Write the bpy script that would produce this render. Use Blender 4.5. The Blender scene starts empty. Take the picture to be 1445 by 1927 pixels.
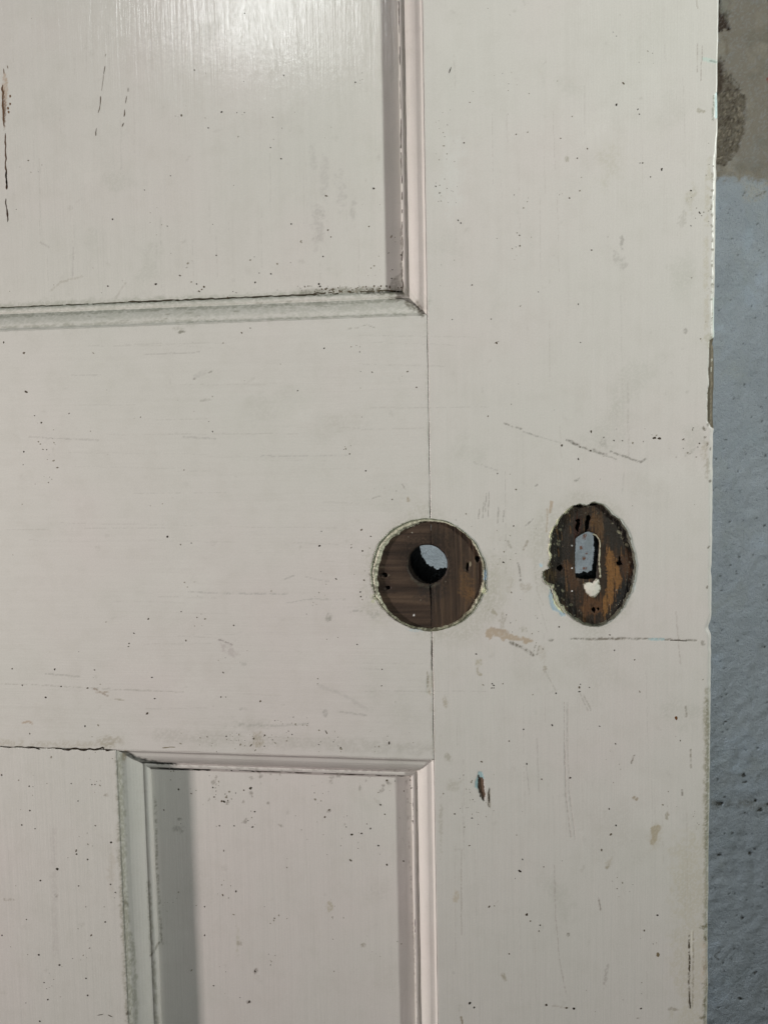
import bpy, math
import numpy as np
from mathutils import Matrix, Vector

# ------------------------------------------------------------------ camera geometry
# Door frame: X right, Y into the door, Z up; the painted face is the plane y = 0.
W, H, F, S = 1445.0, 1927.0, 1750.0, 0.222e-3      # photo size, focal length in photo pixels, metres per pixel on the door
def unit(v): return v / np.linalg.norm(v)
_r = unit(np.array([12202.0, -89.0, -F]))
_d = np.array([385.0, 20426.0, F]); _d = unit(_d - _r * np.dot(_r, _d))
_n = np.cross(_r, _d)
A = np.array([_r, _n, -_d])
CAM = -F * S * (A @ np.array([0, 0, 1.0]))

def M(px, py, y=0.0):
    """measured photo position -> point on the plane at depth y (metres)"""
    px = np.asarray(px, float); py = np.asarray(py, float)
    d = np.stack([(px - W / 2) / F, (py - H / 2) / F, np.ones_like(px)], -1) @ A.T
    t = (y - CAM[1]) / d[..., 1]
    return CAM + t[..., None] * d
def PX(P):
    """point -> measured photo position"""
    v = (np.asarray(P) - CAM) @ A
    return F * v[..., 0] / v[..., 2] + W / 2, F * v[..., 1] / v[..., 2] + H / 2

sc = bpy.context.scene
col = sc.collection
cam = bpy.data.cameras.new('camera'); camo = bpy.data.objects.new('camera', cam); col.objects.link(camo)
mx = np.eye(4)
mx[:3, 0] = A @ np.array([1, 0, 0]); mx[:3, 1] = A @ np.array([0, -1, 0]); mx[:3, 2] = A @ np.array([0, 0, -1]); mx[:3, 3] = CAM
camo.matrix_world = Matrix(mx.tolist())
cam.sensor_fit = 'HORIZONTAL'; cam.sensor_width = 36; cam.lens = 36 * F / W
cam.clip_start = 0.01; cam.clip_end = 50
sc.camera = camo

# ------------------------------------------------------------------ light
sc.view_settings.view_transform = 'Standard'; sc.view_settings.look = 'None'
sc.view_settings.gamma = 1; sc.view_settings.exposure = -0.05; sc.view_settings.use_curve_mapping = False
wd = bpy.data.worlds.new('World'); sc.world = wd; wd.use_nodes = True
wd.node_tree.nodes['Background'].inputs[0].default_value = (0.95, 1.0, 1.03, 1)
wd.node_tree.nodes['Background'].inputs[1].default_value = 0.03
def lamp(name, loc, target, sx, sy, power, rgb, roll=0.0, spread=180):
    l = bpy.data.lights.new(name, 'AREA'); l.shape = 'RECTANGLE'; l.size = sx; l.size_y = sy
    l.energy = power; l.color = rgb; l.spread = math.radians(spread)
    o = bpy.data.objects.new(name, l); col.objects.link(o); o.location = loc
    q = (Vector(target) - Vector(loc)).to_track_quat('-Z', 'Y')
    o.rotation_euler = (q.to_matrix() @ Matrix.Rotation(roll, 3, 'Z')).to_euler()
    return o
lamp('lamp_right', (1.0, -0.60, 0.38), (0.05, 0, 0.24), 0.034, 0.034, 2.5, (0.965, 1.0, 0.935), 0, 80)
lamp('lamp_left', (-1.25, -0.41, -0.10), (0.03, 0, 0.0), 0.06, 0.06, 4.9, (1.0, 0.900, 0.858), 0, 100)
lamp('added_fill_behind', (-0.75, 0.03, 0.22), (0.05, 0.205, 0.05), 0.06, 0.06, 6.6, (0.95, 1.0, 1.03))  # added fill with no known source, brightens the wall behind the door
def mirror_lamp(px, py, dist):
    p = M(px, py); c = CAM * np.array([1, -1, 1])
    return c + (p - c) * (dist + c[1]) / c[1]
hp = mirror_lamp(492, -5, 1.5)
lamp('lamp_front', hp, M(492, -5), 0.115, 0.22, 1.2, (0.97, 1.0, 1.0), math.radians(-32))

# ------------------------------------------------------------------ noise and colour helpers
rng = np.random.default_rng(7)
_tab = rng.random((256, 256))
def vnoise(x, y, seed=0):
    x = np.asarray(x, float) + seed * 17.31; y = np.asarray(y, float) + seed * 9.17
    xi = np.floor(x).astype(int); yi = np.floor(y).astype(int)
    fx = x - xi; fy = y - yi
    fx = fx * fx * (3 - 2 * fx); fy = fy * fy * (3 - 2 * fy)
    g = lambda a, b: _tab[a & 255, b & 255]
    return (g(xi, yi) * (1 - fx) + g(xi + 1, yi) * fx) * (1 - fy) + (g(xi, yi + 1) * (1 - fx) + g(xi + 1, yi + 1) * fx) * fy
def fbm(x, y, seed=0, oct=4):
    s = 0; a = 0.5
    for o in range(oct):
        s = s + a * vnoise(x * 2 ** o, y * 2 ** o, seed + o * 3); a *= 0.5
    return s / (1 - 0.5 ** oct)
def sstep(a, b, x):
    t = np.clip((x - a) / (b - a), 0, 1); return t * t * (3 - 2 * t)
def lin(c):
    c = np.asarray(c, float) / 255.0
    return np.where(c <= 0.04045, c / 12.92, ((c + 0.055) / 1.055) ** 2.4)
FACE = lin([188, 185, 177]); PAINT = np.array([0.67, 0.655, 0.615])
def C(r, g, b): return np.clip(lin([r, g, b]) * (PAINT / FACE), 0.002, 0.85)     # seen colour on the door -> surface colour

# ------------------------------------------------------------------ materials
def new_mat(name):
    m = bpy.data.materials.new(name); m.use_nodes = True
    nt = m.node_tree
    return m, nt, nt.nodes['Principled BSDF']
def nd(nt, t, **kw):
    n = nt.nodes.new(t)
    for k, v in kw.items():
        if k in n.inputs.keys(): n.inputs[k].default_value = v
        else: setattr(n, k, v)
    return n
def mapped_noise(nt, scale, detail=3.0, rough=0.55, sc_=1.0):
    tc = nd(nt, 'ShaderNodeTexCoord'); mp = nd(nt, 'ShaderNodeMapping')
    mp.inputs['Scale'].default_value = scale
    nt.links.new(tc.outputs['Object'], mp.inputs['Vector'])
    n = nd(nt, 'ShaderNodeTexNoise'); n.inputs['Scale'].default_value = sc_
    n.inputs['Detail'].default_value = detail; n.inputs['Roughness'].default_value = rough
    nt.links.new(mp.outputs[0], n.inputs['Vector'])
    return n.outputs['Fac']
def ramp(nt, fac, stops):
    r = nd(nt, 'ShaderNodeValToRGB'); e = r.color_ramp.elements
    while len(e) < len(stops): e.new(0.5)
    for k, (p, c) in enumerate(stops):
        e[k].position = p; e[k].color = (*c, 1)
    nt.links.new(fac, r.inputs[0]); return r.outputs[0]
def mixc(nt, fac, a, b, mode='MIX'):
    m = nd(nt, 'ShaderNodeMix', data_type='RGBA', blend_type=mode)
    for sock, v in ((m.inputs['Factor'], fac), (m.inputs[6], a), (m.inputs[7], b)):
        if isinstance(v, (int, float)): sock.default_value = v
        elif isinstance(v, (tuple, list, np.ndarray)): sock.default_value = (*v, 1)
        else: nt.links.new(v, sock)
    return m.outputs[2]
def math_(nt, op, a, b=0.0, c=0.0):
    m = nd(nt, 'ShaderNodeMath', operation=op)
    for s_, v in zip(m.inputs, (a, b, c)):
        if isinstance(v, (int, float)): s_.default_value = v
        else: nt.links.new(v, s_)
    return m.outputs[0]
def overlay_marks(nt, base):
    at = nd(nt, 'ShaderNodeAttribute', attribute_name='mark'); aa = nd(nt, 'ShaderNodeAttribute', attribute_name='mark_a')
    dimmed = mixc(nt, aa.outputs['Fac'], base, (0, 0, 0))
    return mixc(nt, 1.0, dimmed, at.outputs['Color'], 'ADD'), aa.outputs['Fac']
def bump(nt, bs, terms):
    prev = None
    for h, st, dist in terms:
        b = nd(nt, 'ShaderNodeBump'); b.inputs['Strength'].default_value = st; b.inputs['Distance'].default_value = dist
        nt.links.new(h, b.inputs['Height'])
        if prev is not None: nt.links.new(prev, b.inputs['Normal'])
        prev = b.outputs[0]
    nt.links.new(prev, bs.inputs['Normal'])

def paint_material(name, vertical, gloss=0.36, spec=0.45, rv=0.22, sb=1.0):
    m, nt, bs = new_mat(name)
    big = mapped_noise(nt, (9, 9, 9), 3)
    c1 = ramp(nt, big, [(0.34, (0.676, 0.668, 0.626)), (0.5, (0.690, 0.671, 0.635)), (0.66, (0.704, 0.664, 0.637))])
    al = (170, 100, 5) if vertical else (5, 100, 170)
    st = mapped_noise(nt, tuple(3 * a for a in al), 4, 0.6)
    c2 = mixc(nt, 1.0, c1, ramp(nt, st, [(0.3, (0.978, 0.978, 0.976)), (0.65, (1.006, 1.006, 1.006))]), 'MULTIPLY')
    mot = mapped_noise(nt, (95, 95, 95), 7, 0.68)
    c3 = mixc(nt, 1.0, c2, ramp(nt, mot, [(0.28, (0.955, 0.955, 0.945)), (0.52, (1.0, 1.0, 1.0))]), 'MULTIPLY')
    grain = mapped_noise(nt, (1500, 1500, 1500), 2, 0.7)
    c4 = mixc(nt, 1.0, c3, ramp(nt, grain, [(0.25, (0.95, 0.95, 0.95)), (0.7, (1.03, 1.03, 1.03))]), 'MULTIPLY')
    cc, a = overlay_marks(nt, c4)
    nt.links.new(cc, bs.inputs['Base Color'])
    rr = math_(nt, 'MULTIPLY_ADD', mot, rv, gloss - rv / 2)
    rr = math_(nt, 'MULTIPLY_ADD', a, 0.35, rr)
    nt.links.new(rr, bs.inputs['Roughness'])
    bs.inputs['Specular IOR Level'].default_value = spec
    str1 = mapped_noise(nt, tuple(9 * x for x in al), 3, 0.6)
    peel = mapped_noise(nt, (420, 420, 420), 3, 0.6)
    bump(nt, bs, [(st, 0.16 * sb, 0.0005), (str1, 0.22 * sb, 0.00022), (peel, 0.22, 0.00012)])
    return m
MAT_V = paint_material('white_paint_vertical_brush', True)
MAT_H = paint_material('white_paint_horizontal_brush', False, 0.40)
MAT_P = paint_material('white_gloss_paint_panel', True, 0.13, 0.8, 0.08, 1.0)

def wood_material(name, vertical, cols):
    m, nt, bs = new_mat(name)
    al = (1, 1, 0.04) if vertical else (0.04, 1, 1)
    f1 = mapped_noise(nt, tuple((950 if vertical else 520) * a for a in al), 3, 0.55)
    f2 = mapped_noise(nt, tuple(150 * a for a in al), 4, 0.6)
    mixf = math_(nt, 'MULTIPLY_ADD', f1, 0.55, math_(nt, 'MULTIPLY', f2, 0.45))
    c = ramp(nt, mixf, [(0.34, cols[0]), (0.5, cols[1]), (0.66, cols[2])])
    cc, a = overlay_marks(nt, c)
    nt.links.new(cc, bs.inputs['Base Color']); bs.inputs['Roughness'].default_value = 0.62
    bs.inputs['Specular IOR Level'].default_value = 0.3
    bump(nt, bs, [(f1, 0.8, 0.0005)])
    return m
WOOD_H = wood_material('bare_wood_horizontal_grain', False, [C(34, 27, 22), C(58, 46, 37), C(80, 65, 52)])
WOOD_V = wood_material('bare_wood_vertical_grain', True, [C(36, 28, 22), C(58, 46, 36), C(78, 62, 47)])
WOOD_K = wood_material('sooty_wood_vertical_grain', True, [C(26, 22, 18), C(44, 36, 28), C(68, 52, 37)])
def plain(name, rgb, rough=0.8, spec=0.3):
    m, nt, bs = new_mat(name)
    n = mapped_noise(nt, (700, 700, 700), 4)
    c = ramp(nt, n, [(0.3, tuple(np.array(rgb) * 0.75)), (0.7, tuple(np.minimum(np.array(rgb) * 1.2, 0.9)))])
    nt.links.new(c, bs.inputs['Base Color']); bs.inputs['Roughness'].default_value = rough
    bs.inputs['Specular IOR Level'].default_value = spec
    return m
DARK = plain('wood_painted_shade', (0.012, 0.009, 0.007), 0.9, 0.1)  # wood inside the through-holes, their shade put into its near-black colour
EDGE = plain('door_core_wood', (0.10, 0.07, 0.05))
def attr_material(name, rough=0.6, spec=0.4, bumpy=True):
    m, nt, bs = new_mat(name)
    cc, a = overlay_marks(nt, ramp(nt, mapped_noise(nt, (300, 300, 300)), [(0.3, PAINT * 0.9), (0.7, PAINT)]))
    nt.links.new(cc, bs.inputs['Base Color']); bs.inputs['Roughness'].default_value = rough
    bs.inputs['Specular IOR Level'].default_value = spec
    if bumpy: bump(nt, bs, [(mapped_noise(nt, (1300, 1300, 1300), 4, 0.7), 0.7, 0.0004)])
    return m
GRIME = attr_material('grime', 0.85, 0.1, False)
RIM = attr_material('old_paint_layers', 0.42, 0.5)

m_, nt, bs = new_mat('wall_blue_grey_paint')
f = mapped_noise(nt, (28, 28, 28), 5, 0.6); f2 = mapped_noise(nt, (1100, 1100, 1000), 3, 0.75)
c = ramp(nt, f, [(0.3, (0.292, 0.326, 0.356)), (0.7, (0.352, 0.388, 0.420))])
c = mixc(nt, 1.0, c, ramp(nt, f2, [(0.28, (0.66, 0.66, 0.66)), (0.42, (1, 1, 1)), (0.75, (1.06, 1.06, 1.06))]), 'MULTIPLY')
cc, a = overlay_marks(nt, c)
nt.links.new(cc, bs.inputs['Base Color']); bs.inputs['Roughness'].default_value = 0.7; bs.inputs['Specular IOR Level'].default_value = 0.3
bump(nt, bs, [(f2, 0.7, 0.0008), (mapped_noise(nt, (300, 300, 300), 5, 0.7), 0.7, 0.0016)])
MAT_WALL = m_
MAT_FLOOR = plain('grey_concrete_floor', (0.20, 0.20, 0.19))

# ------------------------------------------------------------------ marks (wear with a shape of its own), measured in photo pixels
MARKS = []
def blob(x, y, rx, ry=None, c=(120, 116, 106), a=0.5, ang=0.0, rag=0.5, soft=0.5, dig=0.0, seed=None):
    MARKS.append(('b', x, y, rx, ry or rx, C(*c), a, math.radians(ang), rag, soft, dig, seed if seed is not None else len(MARKS) % 97))
def line(pts, w, c=(120, 116, 106), a=0.5, brk=0.0, dig=0.0, rag=0.4):
    MARKS.append(('l', np.array(pts, float), w, C(*c), a, brk, dig, rag, len(MARKS) % 89))
def poly(pts, c, a=1.0, rag=2.0, soft=1.5, dig=0.0):
    MARKS.append(('p', np.array(pts, float), C(*c), a, rag, soft, dig, len(MARKS) % 83, GRAIN))
GRAIN = 0.0
def seg_dist(px, py, pts):
    best = np.full(px.shape, 1e9)
    for (x0, y0), (x1, y1) in zip(pts[:-1], pts[1:]):
        dx, dy = x1 - x0, y1 - y0; L2 = dx * dx + dy * dy + 1e-9
        t = np.clip(((px - x0) * dx + (py - y0) * dy) / L2, 0, 1)
        best = np.minimum(best, np.hypot(px - x0 - t * dx, py - y0 - t * dy))
    return best
def inside(px, py, pts):
    r = np.zeros(px.shape, bool); n = len(pts)
    for i in range(n):
        x0, y0 = pts[i]; x1, y1 = pts[(i + 1) % n]
        cnd = ((y0 > py) != (y1 > py)) & (px < (x1 - x0) * (py - y0) / (y1 - y0 + 1e-12) + x0)
        r ^= cnd
    return r
def apply_marks(px, py, marks):
    n = len(px); rgb = np.zeros((n, 3)); al = np.zeros(n); dg = np.zeros(n)
    for mk in marks:
        if mk[0] == 'b':
            _, x, y, rx, ry, c, a, ang, rag, soft, dig, sd = mk
            R = max(rx, ry) * (1.3 + rag); I = np.nonzero((np.abs(px - x) < R) & (np.abs(py - y) < R))[0]
            if not len(I): continue
            dx, dy = px[I] - x, py[I] - y
            u = dx * math.cos(ang) + dy * math.sin(ang); v = -dx * math.sin(ang) + dy * math.cos(ang)
            q = np.hypot(u / rx, v / ry) + rag * (fbm(px[I] / (min(rx, ry) * 0.9 + 1), py[I] / (min(rx, ry) * 0.9 + 1), sd) - 0.5) * 2
            mask = 1 - sstep(1 - soft, 1 + soft * 0.3, q)
        elif mk[0] == 'l':
            _, pts, w, c, a, brk, dig, rag, sd = mk
            lo = pts.min(0) - w * 3 - 3; hi = pts.max(0) + w * 3 + 3
            I = np.nonzero((px > lo[0]) & (px < hi[0]) & (py > lo[1]) & (py < hi[1]))[0]
            if not len(I): continue
            d = seg_dist(px[I] + (vnoise(px[I] / 9, py[I] / 9, sd) - 0.5) * w * rag * 2, py[I] + (vnoise(px[I] / 9, py[I] / 9, sd + 5) - 0.5) * w * rag * 2, pts)
            mask = 1 - sstep(w * 0.4, w * 1.2, d) if w < 3 else (1 - sstep(0, w * 1.25, d)) ** 0.8
            if brk > 0:
                q_ = 7 if w < 3 else 5 + w * 0.8; h_ = 0.12 if w < 3 else 0.2
                mask = mask * sstep(brk - h_, brk + h_, fbm(px[I] / q_, py[I] / q_, sd + 11, 5))
        else:
            _, pts, c, a, rag, soft, dig, sd, gr = mk
            lo = pts.min(0) - rag * 2 - 4 - gr; hi = pts.max(0) + rag * 2 + 4 + gr
            I = np.nonzero((px > lo[0]) & (px < hi[0]) & (py > lo[1]) & (py < hi[1]))[0]
            if not len(I): continue
            wx = px[I] + (fbm(px[I] / 6, py[I] / 6, sd) - 0.5) * 2 * rag; wy = py[I] + (fbm(px[I] / 6, py[I] / 6, sd + 7) - 0.5) * 2 * rag
            if gr: wy = wy + (vnoise(px[I] / 1.7, py[I] / 60, sd) + 0.6 * vnoise(px[I] / 4.5, py[I] / 60, sd + 3) - 0.8) * 1.3 * gr
            ins = inside(wx, wy, pts); d = seg_dist(wx, wy, np.vstack([pts, pts[:1]]))
            mask = sstep(-soft, soft, np.where(ins, d, -d))
            if a < 0.97: mask = np.clip(mask * (0.72 + 0.55 * sstep(0.28, 0.62, fbm(px[I] / 2.8, py[I] / 2.8, 37, 4))), 0, 1)
        if mk[0] != 'p' and 0.1 < a < 0.96:      # dirt and scuffs are gritty, not solid
            gr_ = fbm(px[I] / 2.6, py[I] / 2.6, 31, 3)
            mask = np.clip(mask * (0.30 + 1.4 * sstep(0.30, 0.66, gr_)), 0, 1)
        mk_a = mask * a
        rgb[I] = rgb[I] * (1 - mk_a)[:, None] + c * mk_a[:, None]
        al[I] = al[I] * (1 - mk_a) + mk_a
        dg[I] = np.maximum(dg[I], mask * dig)
    return rgb, al, dg

# ------------------------------------------------------------------ mesh helpers
def make(name, V, Q, mat, parent=None, rgb=None, al=None, smooth=True, kind=None, label=None, tris=None):
    V = np.asarray(V, float); Q = np.asarray(Q, int).reshape(-1, 4)
    tris = np.zeros((0, 3), int) if tris is None else np.asarray(tris, int).reshape(-1, 3)
    me = bpy.data.meshes.new(name)
    me.vertices.add(len(V)); me.vertices.foreach_set('co', V.ravel())
    loops = np.concatenate([Q.ravel(), tris.ravel()])
    starts = np.concatenate([np.arange(len(Q)) * 4, len(Q) * 4 + np.arange(len(tris)) * 3])
    me.loops.add(len(loops)); me.loops.foreach_set('vertex_index', loops)
    me.polygons.add(len(starts)); me.polygons.foreach_set('loop_start', starts)
    me.polygons.foreach_set('use_smooth', np.full(len(starts), smooth))
    me.update(calc_edges=True); me.validate()
    if rgb is not None:
        at = me.attributes.new('mark', 'FLOAT_COLOR', 'POINT')
        at.data.foreach_set('color', np.concatenate([rgb, np.ones((len(V), 1))], 1).ravel())
        at = me.attributes.new('mark_a', 'FLOAT', 'POINT'); at.data.foreach_set('value', np.asarray(al, float))
    me.materials.append(mat)
    o = bpy.data.objects.new(name, me); col.objects.link(o)
    if parent is not None:
        o.parent = parent
        o.matrix_parent_inverse = WORLD_OF.get(parent.name, Matrix.Identity(4)).inverted()
    if kind: o['kind'] = kind
    if label: o['label'] = label
    return o
WORLD_OF = {}

def spaced(a, b, vis0, vis1, step, coarse=0.02, edge=(0.0, 0.00008, 0.0002, 0.0004, 0.0008)):
    """coordinates from a to b, dense where the photograph looks (vis0..vis1), tight at both ends for the rounded arris"""
    s = [a + e for e in edge] + [b - e for e in edge]
    lo, hi = max(a + 0.0011, vis0), min(b - 0.0011, vis1)
    if hi > lo: s += list(np.arange(lo, hi, step))
    if vis0 > a + 0.002: s += list(np.linspace(a + 0.0011, min(vis0, b - 0.0011), max(2, int((min(vis0, b) - a) / coarse))))
    if vis1 < b - 0.002: s += list(np.linspace(max(vis1, a + 0.0011), b - 0.0011, max(2, int((b - max(vis1, a)) / coarse))))
    s = np.unique(np.round(s, 7)); keep = [s[0]]
    for v in s[1:]:
        if v - keep[-1] > 0.00005: keep.append(v)
    keep[-1] = s[-1]
    return np.array(keep)

class Hole:
    def __init__(self, cx, cz, pts):         # a star-shaped outline about (cx, cz) in metres on the plane
        self.cx, self.cz = cx, cz
        an = np.arctan2(pts[:, 1] - cz, pts[:, 0] - cx); r = np.hypot(pts[:, 0] - cx, pts[:, 1] - cz)
        o = np.argsort(an); an, r = an[o], r[o]
        self.an = np.concatenate([an - 2 * math.pi, an, an + 2 * math.pi]); self.r = np.tile(r, 3)
    def rho(self, x, z):
        t = np.arctan2(z - self.cz, x - self.cx)
        return np.hypot(x - self.cx, z - self.cz) / np.interp(t, self.an, self.r)

def board(name, xs, zs, y0, yb, holes, back_holes, mat, parent, arris, wobble=None, label=None):
    """a wooden member: dense painted front with rounded edges, sides, back; holes cut out of it"""
    X, Z = np.meshgrid(xs, zs, indexing='ij'); X = X.copy(); Z = Z.copy()
    nx, nz = X.shape; idx = np.arange(nx * nz).reshape(nx, nz)
    if wobble: X, Z = wobble(X, Z)
    cxm = (X[:-1, :-1] + X[1:, 1:]) / 2; czm = (Z[:-1, :-1] + Z[1:, 1:]) / 2
    keep = np.ones((nx - 1, nz - 1), bool)
    for h in holes:
        out = h.rho(cxm, czm) >= 1
        kv = np.zeros((nx, nz), bool); dv = np.zeros((nx, nz), bool)
        for a in (0, 1):
            for b in (0, 1):
                kv[a:nx - 1 + a, b:nz - 1 + b] |= out; dv[a:nx - 1 + a, b:nz - 1 + b] |= ~out
        bd = kv & dv; inner = np.zeros_like(bd); inner[1:-1, :] = True; bd &= inner
        rr = h.rho(X[bd], Z[bd])
        X[bd] = h.cx + (X[bd] - h.cx) / rr; Z[bd] = h.cz + (Z[bd] - h.cz) / rr
        keep &= out
    P = np.stack([X, np.full_like(X, y0), Z], -1).reshape(-1, 3)
    px, py = PX(P)
    rgb, al, dg = apply_marks(px, py, MARKS)
    x0, x1, z0, z1 = xs[0], xs[-1], zs[0], zs[-1]
    drop = np.zeros(len(P))
    for side, e in (('l', X - X[0:1, :]), ('r', X[-1:, :] - X), ('b', Z - Z[:, 0:1]), ('t', Z[:, -1:] - Z)):
        r = arris.get(side, 0.0004)
        r = r(px, py) if callable(r) else r
        e = np.maximum(e.reshape(-1), 0); q = np.clip((r - e) / r, 0, 1)
        drop = np.maximum(drop, r * (1 - np.sqrt(1 - q * q)) * 0.98)
    P[:, 1] += drop + dg
    Q = np.stack([idx[:-1, :-1][keep], idx[1:, :-1][keep], idx[1:, 1:][keep], idx[:-1, 1:][keep]], -1)
    # sides
    V = [P]; QS = [Q]; RG = [rgb]; AL = [al]; off = len(P)
    for ring, kp in ((idx[:, 0], keep[:, 0]), (idx[:, -1], keep[:, -1]), (idx[0, :], keep[0, :]), (idx[-1, :], keep[-1, :])):
        f = P[ring]; b = f.copy(); b[:, 1] = yb
        n = len(ring); V += [f, b]; RG += [rgb[ring], np.zeros((n, 3))]; AL += [al[ring], np.zeros(n)]
        i = np.arange(n - 1)[kp]
        QS.append(np.stack([off + i, off + i + 1, off + n + i + 1, off + n + i], -1)); off += 2 * n
    # back
    bx = np.unique(np.concatenate([np.linspace(x0, x1, 6)] + [np.clip(h.cx + np.arange(-0.014, 0.0141, 0.0014), x0, x1) for h in back_holes]))
    bz = np.unique(np.concatenate([np.linspace(z0, z1, 6)] + [np.clip(h.cz + np.arange(-0.020, 0.0201, 0.0014), z0, z1) for h in back_holes]))
    BX, BZ = np.meshgrid(bx, bz, indexing='ij'); bi = np.arange(BX.size).reshape(BX.shape) + off
    kb = np.ones((len(bx) - 1, len(bz) - 1), bool)
    for h in back_holes:
        kb &= h.rho((BX[:-1, :-1] + BX[1:, 1:]) / 2, (BZ[:-1, :-1] + BZ[1:, 1:]) / 2) >= 1.3
    V.append(np.stack([BX, np.full_like(BX, yb), BZ], -1).reshape(-1, 3)); RG.append(np.zeros((BX.size, 3))); AL.append(np.zeros(BX.size))
    QS.append(np.stack([bi[:-1, :-1][kb], bi[:-1, 1:][kb], bi[1:, 1:][kb], bi[1:, :-1][kb]], -1))
    return make(name, np.concatenate(V), np.concatenate(QS), mat, parent, np.concatenate(RG), np.concatenate(AL), label=label)

# profile of the panel moulding: (distance in from the frame edge, depth below the face), metres
PROF = np.array([(0.0001, 0.0002), (0.0005, 0.0008), (0.0009, 0.0016), (0.0014, 0.0021), (0.0022, 0.0024), (0.0034, 0.0028), (0.0046, 0.0036),
                 (0.0058, 0.0047), (0.0068, 0.0059), (0.0076, 0.0071), (0.0079, 0.0078), (0.00805, 0.0084), (0.0082, 0.0088), (0.0085, 0.0089), (0.0088, 0.0087), (0.0091, 0.00845),
                 (0.0097, 0.0084), (0.0104, 0.0086), (0.0109, 0.0092), (0.0111, 0.0099), (0.0112, 0.0120), (0.0001, 0.0120)])
def resample(p, n):
    s = np.concatenate([[0], np.cumsum(np.hypot(*np.diff(p, axis=0).T))]); t = np.linspace(0, s[-1], n)
    return np.stack([np.interp(t, s, p[:, 0]), np.interp(t, s, p[:, 1])], -1)
PR = np.vstack([resample(PROF[:-1], 64), PROF[-1:]])
def moulding(name, axis, fixed, sgn, a, b, parent, step=0.0006, mitre=(1, 1), mat=None, label=None):
    """axis 'z': runs along z at x = fixed, profile going to sgn*x; ends at a and b cut at 45 degrees"""
    n = max(2, int(abs(b - a) / step)); t = np.linspace(0, 1, n)[:, None]
    d = PR[:, 0][None]; h = PR[:, 1][None]
    s = (a + d * mitre[0]) * (1 - t) + (b - d * mitre[1]) * t
    wob = (fbm(s * 60, d * 300 + fixed * 50, 3) - 0.5) * 0.00022
    across = fixed + sgn * (d + wob * (d > 0.0003)); y = np.broadcast_to(h, s.shape) + (fbm(s * 90, d * 200 + fixed * 50, 9) - 0.5) * 0.00018
    P = np.stack([across, y, s], -1) if axis == 'z' else np.stack([s, y, across], -1)
    k = PR.shape[0]; P = P.reshape(-1, 3); idx = np.arange(n * k).reshape(n, k)
    px, py = PX(P); rgb, al, dg = apply_marks(px, py, MARKS)
    nxt = np.roll(idx, -1, 1)
    Q = np.stack([idx[:-1], idx[1:], nxt[1:], nxt[:-1]], -1).reshape(-1, 4)
    return make(name, P, Q, mat, parent, rgb, al, label=label)

def polar(name, cx, cy, ri, ro, y, mat, parent, th0=0.0, th1=2 * math.pi, nth=360, nr=40, y0=0.0, marks=None, colf=None, label=None, clipx=None):
    """a flat-ish ring about photo position (cx, cy): ri, ro inner and outer radius in photo pixels by angle, y depth by (s, theta)"""
    th = np.linspace(th0, th1, nth)[None]; s = np.linspace(0, 1, nr)[:, None]
    r = ri(th) * (1 - s) + ro(th) * s
    px = cx + r * np.cos(th); py = cy + r * np.sin(th)
    if clipx is not None: px = np.clip(px, *clipx)
    P = M(px, py, y0)
    yy = y(s, th) if callable(y) else np.full(r.shape, y)
    P[..., 1] += yy
    n, k = r.shape; idx = np.arange(n * k).reshape(n, k)
    Q = np.stack([idx[:-1, :-1], idx[:-1, 1:], idx[1:, 1:], idx[1:, :-1]], -1).reshape(-1, 4)
    rgb, al, dg = apply_marks(px.ravel(), py.ravel(), marks or [])
    if colf is not None:
        c2, a2 = colf(s, th, px, py); c2 = c2.reshape(-1, 3); a2 = np.broadcast_to(a2, r.shape).reshape(-1)
        rgb = c2 * a2[:, None] * (1 - al)[:, None] + rgb; al = al + a2 * (1 - al)
    P = P.reshape(-1, 3); P[:, 1] += dg
    return make(name, P, Q, mat, parent, rgb, al, label=label)

def tube(name, fr, bk, yf, yb, parent, mat=DARK, n=10):
    f = M(fr[:, 0], fr[:, 1], yf); b = M(bk[:, 0], bk[:, 1], yb); k = len(f)
    t = np.linspace(0, 1, n)[:, None, None]
    P = (f[None] * (1 - t) + b[None] * t)
    w = (np.random.default_rng(3).random((n, k)) - 0.5) * 0.0006
    c = P.mean(1, keepdims=True); dirv = P - c; P = P + dirv / np.linalg.norm(dirv, axis=-1, keepdims=True) * w[..., None]
    P[0] = f
    idx = np.arange(n * k).reshape(n, k); nxt = np.roll(idx, -1, 1)
    Q = np.stack([idx[:-1], nxt[:-1], nxt[1:], idx[1:]], -1).reshape(-1, 4)
    return make(name, P.reshape(-1, 3), Q, mat, parent)

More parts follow.
